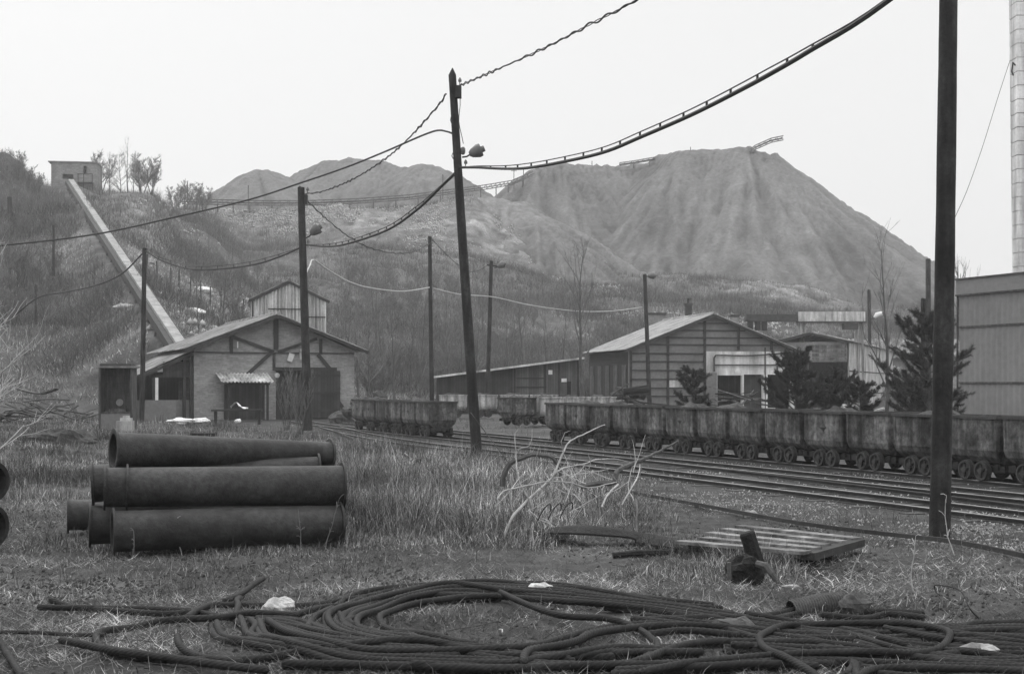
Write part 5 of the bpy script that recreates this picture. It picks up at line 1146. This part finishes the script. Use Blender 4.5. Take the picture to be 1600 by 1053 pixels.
# thicket between the shed and the long low shed
thk = [(578, 96, T4, 1.0), (600, 104, T1, .75), (618, 92, T2, 1.1), (640, 108, T4, 1.2), (655, 99, T1, .8), (585, 118, T2, 1.3), (700, 104, T2, 1.2), (720, 110, T4, 1.0), (690, 118, T1, .8), (745, 112, T4, 1.1), (790, 108, T2, 1.2), (820, 118, T1, .9), (850, 112, T4, 1.1), (880, 104, T2, 1.1), (545, 110, T4, 1.0), (760, 124, T1, .8)]
for i, (u, Y, T, s_) in enumerate(thk):
    dup(T, AT(u, Y), i * 1.3, 'grey leafless tree in the dense thicket behind the low board shed and carts', 'thicket trees', (s_, s_, s_))
# skyline trees beside the hut
for i, (u, Y, T, s_) in enumerate([(172, 176, T4, .95), (190, 174, T4, 1.05), (208, 178, T1, .55), (160, 180, T3, 1.5), (222, 182, T3, 1.7), (236, 184, T3, 1.4), (200, 184, T2, 1.1)]):
    dup(T, AT(u, Y), i * 1.7, 'leafless tree in the clump on the skyline right of the hilltop hut', 'skyline trees by the hut', (s_, s_, s_))
for i, (u, Y, T, s_) in enumerate([(-5, 150, T4, .8), (12, 158, T4, .6), (28, 165, T3, 1.0), (45, 170, T3, .9), (-30, 140, T4, 1.0), (60, 172, T3, .8)]):
    dup(T, AT(u, Y), i * 2.1, 'leafless tree on the left hilltop, left of the hut', 'trees left of the hut', (s_, s_, s_))
for i, (u, Y) in enumerate([(275, 205), (290, 212), (305, 214), (318, 216)]):
    dup(T3, AT(u, Y), i, 'low leafless bush on the skyline left of the spoil heaps', 'skyline bushes', (1.4, 1.4, 1.3))
rs = random.Random(5); spots = []
for i in range(330):
    u = rs.uniform(-20, 1480); Y = rs.uniform(92, 200); 
    if (90 < u < 300 and Y < 175) or (u > 300 and Y > 190) or (u < 300 and Y > 160): continue
    T = rs.choice([T3, T3, T3, T4]); s_ = rs.uniform(.45, 1.0) * (.8 if Y > 150 else 1); dup(T, AT(u, Y), rs.random() * 6, 'one of the many small leafless trees and shrubs dotted over the hillside scrub', 'scattered hillside shrubs', (s_, s_, s_ * rs.uniform(.8, 1.1)))
T3.location = AT(310, 128); T3['label'] = 'thin leafless shrub on the slope right of the chute'; T4.location = AT(308, 104); T4['label'] = 'lone thin tree on the slope between chute and corrugated tower'; T4.scale = (.55, .55, .95)
# pines
def pine(label, H, seed, spread=1.0, low=.12, cnt=26, group='dark pines'):
    rn = random.Random(seed); t = thing('pine_tree', label, 'pine', (0, 0, 0), 0, group); A = MB(); A.tube([(0, 0, -.1), (.03, 0, H * .5), (0, 0, H)], [.08, .05, .02], 8); tips = []
    for i in range(cnt):
        f = low + (1 - low) * (i / cnt) ** .9; z = H * f; L = spread * H * .36 * math.sin(min(1, (1.06 - f) * 1.5) * 1.57) ** .8 * rn.uniform(.45, 1.15) + .08; a = i * 2.4 + rn.uniform(-.4, .4)
        p0 = Vector((0, 0, z)); p2 = p0 + Vector((math.cos(a) * L, math.sin(a) * L, L * rn.uniform(.2, 1.0))); pm = p0.lerp(p2, .5) - Vector((0, 0, L * .08)); A.tube([p0, pm, p2], [.025, .018, .01], 5)
        for q in range(15):
            tt = rn.uniform(.2, 1); c = (p0.lerp(pm, tt * 2) if tt < .5 else pm.lerp(p2, tt * 2 - 1)); dd = Vector((math.cos(a) + rn.uniform(-.9, .9), math.sin(a) + rn.uniform(-.9, .9), rn.uniform(.2, 1.8))).normalized(); l = rn.uniform(.14, .34) * (H / 4) ** .5
            A.tube([c, c + dd * l], [.01, .008], 3); tips.append((c, c + dd * l))
    tips.append((Vector((0, 0, H - .5)), Vector((0, 0, H + .12))))
    obj('trunk', A, 'bark', t); N = 150; P0 = np.array([tuple(a) for a, b in tips]); P1 = np.array([tuple(b) for a, b in tips]); m = len(tips)
    tt = rng.random((m, N, 1)); B = (P0[:, None] * (1 - tt) + P1[:, None] * tt).reshape(-1, 3); D = np.repeat(P1 - P0, N, axis=0); D /= np.linalg.norm(D, axis=1)[:, None]
    D = D * .8 + rng.normal(0, .75, D.shape); D /= np.linalg.norm(D, axis=1)[:, None]; L = rng.uniform(.07, .13, len(B))[:, None]; S = np.cross(D, rng.normal(0, 1, D.shape)); S /= np.linalg.norm(S, axis=1)[:, None]; S *= .0045
    V = np.stack([B - S, B + S, B + D * L], 1).reshape(-1, 3); n = len(B); me = bpy.data.meshes.new('crown'); me.vertices.add(n * 3); me.vertices.foreach_set('co', V.ravel().astype(np.float32)); me.loops.add(n * 3); me.loops.foreach_set('vertex_index', np.arange(n * 3, dtype=np.int32))
    me.polygons.add(n); me.polygons.foreach_set('loop_start', np.arange(0, n * 3, 3, dtype=np.int32)); me.polygons.foreach_set('loop_total', np.full(n, 3, np.int32)); me.update(calc_edges=True); me.materials.append(MT('needle'))
    o = bpy.data.objects.new('crown', me); C.objects.link(o); o.parent = t; return t
p1 = pine('large dark pine half hidden by the thick near pole', 3.5, 11, 1.0, .12, 44); p1.location = AT(1450, 40)
p2 = pine('wide dark bushy pine in front of the workshop right corner', 2.45, 12, 1.15, .1, 40); p2.location = AT(1243, 44)
p3 = pine('small sparse young pine in front of the workshop wall', 2.1, 13, .95, .3, 18); p3.location = AT(1083, 48)
p4 = dup(p2, AT(1300, 46), 2.0, 'low dark pine right beside the wide bushy one', 'dark pines', (.8, .8, .8))
p5 = dup(p3, AT(1345, 44), 1.0, 'small low pine near the forked bare tree', 'dark pines', (.9, .9, .8))
p6 = dup(p2, AT(1425, 43), 4.0, 'low dark pine bush at the foot of the large pine', 'dark pines', (.75, .75, .75))

# ---------------------------------------------------------------- conveyors on the terrace and heaps
def truss(label, pts, h=.8, w_=1.0, name='belt_conveyor', cat='conveyor', legs=3.0, legh=1.2, bay=1.2, k='rust'):
    t = thing(name, label, cat, pts[0]); o = Vector(pts[0]); P_ = [Vector(p) - o for p in pts]
    mb = MB()
    for a, b in zip(P_[:-1], P_[1:]):
        for dz in (0, h): mb.bar(a + Vector((0, 0, dz)), b + Vector((0, 0, dz)), .14, .14)
    obj('frame', mb, k, t)
    lat = MB(); path = catmull(P_, bay)
    for i in range(len(path) - 1):
        lat.bar(path[i], path[i] + Vector((0, 0, h)), .07, .07); lat.bar(path[i], path[i + 1] + Vector((0, 0, h)), .06, .06)
    obj('lattice', lat, k, t)
    bl = MB()
    for a, b in zip(P_[:-1], P_[1:]): bl.bar(a + Vector((0, .5, h * .55)), b + Vector((0, .5, h * .55)), w_, .12)
    obj('belt', bl, 'iron', t)
    if legs:
        L = 0
        for i in range(1, len(path)):
            L += (path[i] - path[i - 1]).length
            if L > legs: L = 0; m = MB(); m.bar(path[i], path[i] - Vector((0, 0, legh)), .16, .16); obj('leg', m, k, t)
    return t
tp_ = []
for u, v, Y in ((285, 320, 216), (340, 321, 222), (400, 322, 229), (480, 322, 231), (560, 319, 231), (640, 313, 233), (700, 305, 236), (760, 297, 240), (800, 290, 246), (832, 276, 250)): tp_.append(P(u, v - 1, Y))
truss('long low belt conveyor running along the terrace edge below the left spoil heaps', tp_, .75, .8)
truss('slanting stacker boom jutting into the sky from the big heap summit', [P(1172, 240, 254), P(1180, 234, 254), P(1205, 223, 253), P(1224, 219, 252)], .75, .7, legs=0, name='stacker_boom', bay=1.0, cat='conveyor boom')
truss('short conveyor bridging the saddle left of the big heap summit', [P(968, 259, 259), P(990, 256, 259), P(1024, 250, 259)], .5, .7, legs=2.0, legh=.8, bay=1.0)
for i, (u, v0, v1, Y, lab) in enumerate(((388, 322, 290, 229, 'thin mast on the terrace before the leftmost spoil heap'), (293, 312, 285, 214, 'thin mast on the skyline left of the spoil heaps'), (692, 306, 273, 236, 'thin mast on the terrace left of the leaning pole'), (818, 285, 265, 249, 'thin mast at the left foot of the big heap crest'), (803, 290, 262, 248, 'thin cross-barred mast beside the crest conveyor'), (925, 260, 252, 260, 'tiny post on the left shoulder of the big heap'), (1079, 236, 230, 259, 'tiny post on the summit of the big heap'))):
    a, b = P(u, v0 + 6, Y), P(u, v1, Y); mb = MB(); mb.bar(Vector((0, 0, 0)), b - a, .12, .12)
    if i in (4,): mb.bar(b - a - Vector((.5, 0, .6)), b - a - Vector((-.5, 0, .6)), .08, .08)
    tag(obj('mast', mb, 'beam', loc=a), lab, 'mast', 'thin masts along the terrace and heaps')
# ---------------------------------------------------------------- fence posts on the slope
for i in range(20):
    u = 232 + i * 16.5 + rs.uniform(-3, 3); Y = 108 + i * .9; p = AT(u, Y); h = rs.uniform(1.5, 1.9); mb = MB(); mb.bar((0, 0, -.3), (rs.uniform(-.08, .08), 0, h), .09, .09)
    tag(obj('fence_post', mb, 'beam', loc=p), 'thin dark fence post in the row crossing the slope above the brick shed', 'post', 'fence posts on the slope')
# ---------------------------------------------------------------- scrap, piles and odds and ends
def pile(name, label, cat, loc, n, L, r, size, k, seed, flat=.35):
    rn = random.Random(seed); t = thing(name, label, cat, loc)
    for i in range(n):
        c = Vector((rn.uniform(-1, 1) * size[0], rn.uniform(-1, 1) * size[1], 0)); c.z = size[2] * max(0, 1 - (abs(c.x) / size[0]) ** 2) * rn.uniform(.2, 1); a = rn.random() * 6.283; d = Vector((math.cos(a), math.sin(a) * .6, rn.uniform(-flat, flat))).normalized() * L * rn.uniform(.4, 1)
        mb = MB()
        if k[i % len(k)][1] == 's': mb.tube(catmull([c - d * .5, c + Vector((rn.gauss(0, .05), 0, rn.gauss(0, .05) + .05)), c + d * .5], L * .2), r * rn.uniform(.6, 1.3), 5)
        elif k[i % len(k)][1] == 'b': mb.bar(c - d * .5, c + d * .5, r * 6 * rn.uniform(.5, 1.2), r * 1.4)
        else: mb.blob(c, (r * 6, r * 6, r * 5), seed + i, 6, .3)
        obj({'s': 'stick', 'b': 'board', 'r': 'lump'}[k[i % len(k)][1]], mb, k[i % len(k)][0], t)
    return t
pile('brush_pile', 'long dark heap of cut branches and boards at the left under the slope', 'brush pile', AT(62, 62), 46, 2.4, .03, (2.1, .7, 1.0), [('bark', 's'), ('beam', 'b'), ('bark', 's'), ('iron', 's')], 3)
mb = MB(); path = catmull([P(28, 606, 58), P(45, 611, 58), P(65, 614, 58), (P(88, 607, 58))], .2)
for p in path: mb.v += [tuple(p + Vector((0, -.3, 0))), tuple(p + Vector((0, .3, 0))), tuple(p + Vector((0, .3, -.06))), tuple(p + Vector((0, -.3, -.06)))]
for i in range(len(path) - 1):
    for j in range(4): mb.f.append((i * 4 + j, i * 4 + (j + 1) % 4, i * 4 + 4 + (j + 1) % 4, i * 4 + 4 + j))
tag(obj('bent_sheet', mb, 'rust', world=True), 'dark sagging metal sheet on top of the branch heap at left', 'sheet')
pile('scrap_pile', 'tangle of dark scrap iron piled behind the short rusty train', 'scrap', AT(578, 60) + Vector((0, 0, .5)), 16, 1.3, .05, (.9, .5, .9), [('rust', 'b'), ('iron', 's'), ('rust', 'r')], 8)
pile('scrap_pile', 'dark scrap machinery showing above the long train below the lamp pole', 'scrap', AT(985, 70) + Vector((0, 0, .6)), 18, 1.8, .06, (1.3, .5, 1.0), [('rust', 'b'), ('iron', 's'), ('iron', 'r')], 9)
pile('timber_pile', 'loose timbers and boards heaped before the workshop doorways', 'timber', AT(1160, 66) + Vector((0, 0, .5)), 18, 2.2, .03, (1.8, .5, .9), [('polegrey', 's'), ('board', 'b'), ('beam', 's')], 10)
pile('scrap_pile', 'low mixed rubble and boxes between the bushy pine and the forked bare tree', 'rubble', AT(1348, 60) + Vector((0, 0, .4)), 12, 1.0, .05, (.9, .4, .9), [('concrete', 'b'), ('panelwall', 'r'), ('plaster', 'b')], 11)
pile('plank_pile', 'flat pale planks lying behind the left end of the long train', 'planks', AT(925, 66) + Vector((0, 0, .75)), 8, 2.6, .03, (1.2, .3, .35), [('rooflight', 'b'), ('beam', 'b')], 12, .04)
mb = MB(); mb.tube([(-.6, 0, 0), (.65, .1, .12)], .16, 12); mb.bar((-.6, -.2, .1), (.7, -.2, .3), .08, .1); tag(obj('scrap_drum', mb, 'iron', loc=P(993, 612, 68)), 'dark drum lying on top of the scrap machinery behind the long train', 'drum')
mb = MB(); rn = random.Random(2); nx = 9
for i in range(nx):
    for j in range(5): mb.v.append(((i - 4) * .09, (j - 2) * .09, .25 * math.exp(-((i - 2.5) / 2) ** 2) + rn.uniform(-.03, .03) + .04))
for i in range(nx - 1):
    for j in range(4): a = i * 5 + j; mb.f.append((a, a + 5, a + 6, a + 1))
k0 = len(mb.v); mb.v += [(x, y, z - .03) for x, y, z in mb.v[:k0]]; mb.f += [tuple(q + k0 for q in f)[::-1] for f in mb.f[:]]
tag(obj('white_cloth', mb, 'white', loc=AT(374, 60) + Vector((0, 0, .65))), 'crumpled white cloth on the low bench under the shed porch', 'cloth')
mb = MB(); mb.box((-1.1, -.2, .55), (1.0, .25, .63)); mb.box((-1.0, -.1, 0), (-.9, .1, .547)); mb.box((.85, -.1, 0), (.95, .1, .547)); tag(obj('bench', mb, 'beam', loc=AT(372, 60.2)), 'low dark bench in front of the porch carrying a white cloth', 'bench')
for u, v, r, lab in ((283, 650, (.6, .3, .12), 'long pale slab lying in the grass before the lean-to'), (315, 648, (.35, .2, .12), 'small white slab right of the long pale slab before the shed'), (372, 642, (.12, .1, .08), 'small white stone below the porch bench')):
    mb = MB(); mb.blob((0, 0, 0), r, u, 8, .3); tag(obj('slab', mb, 'white', loc=AT(u, 58) + Vector((0, 0, .2))), lab, 'slab')
mb = MB(); mb.blob((0, 0, .1), (.7, .5, .42), 5, 10, .25); tag(obj('sand_heap', mb, 'polegrey', loc=AT(536, 62)), 'small rough heap of sand and straw at the right corner of the brick shed', 'heap')
for lab, u, v, sd in (('dark clump of clods and weeds in the grass, larger left one', 78, 690, 1), ('dark clump of clods in the grass, smaller right one', 120, 688, 2)):
    mb = MB(); mb.blob((0, 0, .1), (.55, .35, .3), sd, 10, .35); tag(obj('earth_clump', mb, 'ballast', loc=AT(u, 40)), lab, 'clump')
mb = MB(); mb.box((-.35, -.2, 0), (.4, .2, .22)); tag(obj('dark_crate', mb, 'charred', loc=AT(317, 44)), 'low dark box in the grass behind the topmost pipe', 'box')

# ---------------------------------------------------------------- sticks and weeds on the near ground
rw = random.Random(77)
for i in range(26):
    u, v = rw.uniform(-40, 1640), rw.uniform(862, 1040); p = GG(u, v); a = rw.random() * 6.28; L = rw.uniform(.12, .45); d = Vector((math.cos(a), math.sin(a), 0)); mb = MB()
    mb.tube(catmull([Vector((0, 0, .012)), d * L * .5 + Vector((rw.gauss(0, .02), rw.gauss(0, .02), .03)), d * L + Vector((0, 0, rw.uniform(.01, .06)))], .04), [.006] * 0 or .0055, 5)
    tag(obj('stick', mb, 'bark' if i % 3 else 'birch', loc=Vector((p.x, p.y, p.z))), 'short fallen stick lying on the littered near ground', 'stick', 'fallen sticks on the near ground')
def weed(u, v, h, seed, label, k='paletwig'):
    rn = random.Random(seed); p = GG(u, v); mb = MB()
    pts = [Vector((0, 0, -.02))]; d = Vector((rn.uniform(-.35, .35), rn.uniform(-.2, .2), 1))
    for i in range(6): d = d + Vector((rn.gauss(0, .14), rn.gauss(0, .1), 0)); pts.append(pts[-1] + d.normalized() * h / 6)
    mb.tube(pts, [.006 - .0006 * i for i in range(7)], 5)
    t = thing('dry_weed', label, 'weed', p, 0, 'dry weed stalks'); obj('stalk', mb, k, t); b = MB()
    for i in range(7):
        q = pts[rn.randint(2, 6)]; a = rn.random() * 6.28; e = q + Vector((math.cos(a) * .1, math.sin(a) * .1, rn.uniform(.02, .12))) * h; b.tube([q, q.lerp(e, .5) + Vector((0, 0, .01)), e], .0028, 4)
    obj('side_shoot', b, k, t)
for i, (u, v, h, lab, k) in enumerate(((1492, 868, .6, 'tall thin pale weed standing before the foot of the thick near pole', 'paletwig'), (1428, 925, .5, 'thin dry weed right of the ribbed hose', 'paletwig'), (1328, 905, .35, 'dry weed tuft between the boards and the ribbed hose', 'birch'), (205, 875, .3, 'dry weed before the left mouth of the front pipe', 'twig'), (285, 868, .4, 'thin weed rising against the front pipe, left half', 'birch'), (322, 862, .42, 'thin weed rising against the middle of the front pipe', 'birch'), (508, 858, .55, 'dark weed before the right end of the front pipe', 'twig'), (470, 860, .45, 'curling dark weed near the right end of the front pipe', 'twig'), (650, 905, .35, 'dark weed stalk on the bare ground above the coil', 'twig'), (745, 880, .4, 'dark weed stalk at the edge of the tall pale grass', 'twig'), (1085, 842, .4, 'dark weed left of the board platform', 'twig'), (1045, 850, .5, 'tall dark weed beside the arched belt', 'twig'), (600, 872, .3, 'short dark weed right of the pipe stack', 'twig'))): weed(u, v, h, i + 3, lab, k)

# ---------------------------------------------------------------- haze in the air between the yard and the spoil heaps
mb = MB(); mb.box((-1300, -60, -8), (1300, 760, 64)); hzm = bpy.data.materials.new('haze'); hzm.use_nodes = True; n = hzm.node_tree; n.nodes.clear()
vo = n.nodes.new('ShaderNodeVolumePrincipled'); vo.inputs['Color'].default_value = (.95, .95, .95, 1); vo.inputs['Density'].default_value = .0007; vo.inputs['Anisotropy'].default_value = .2
ou = n.nodes.new('ShaderNodeOutputMaterial'); n.links.new(vo.outputs[0], ou.inputs['Volume'])
hzo = obj('haze', mb, hzm); hzo['kind'] = 'stuff'; hzo['label'] = 'thin grey haze in the air over the yard and hills'; hzo['category'] = 'haze'
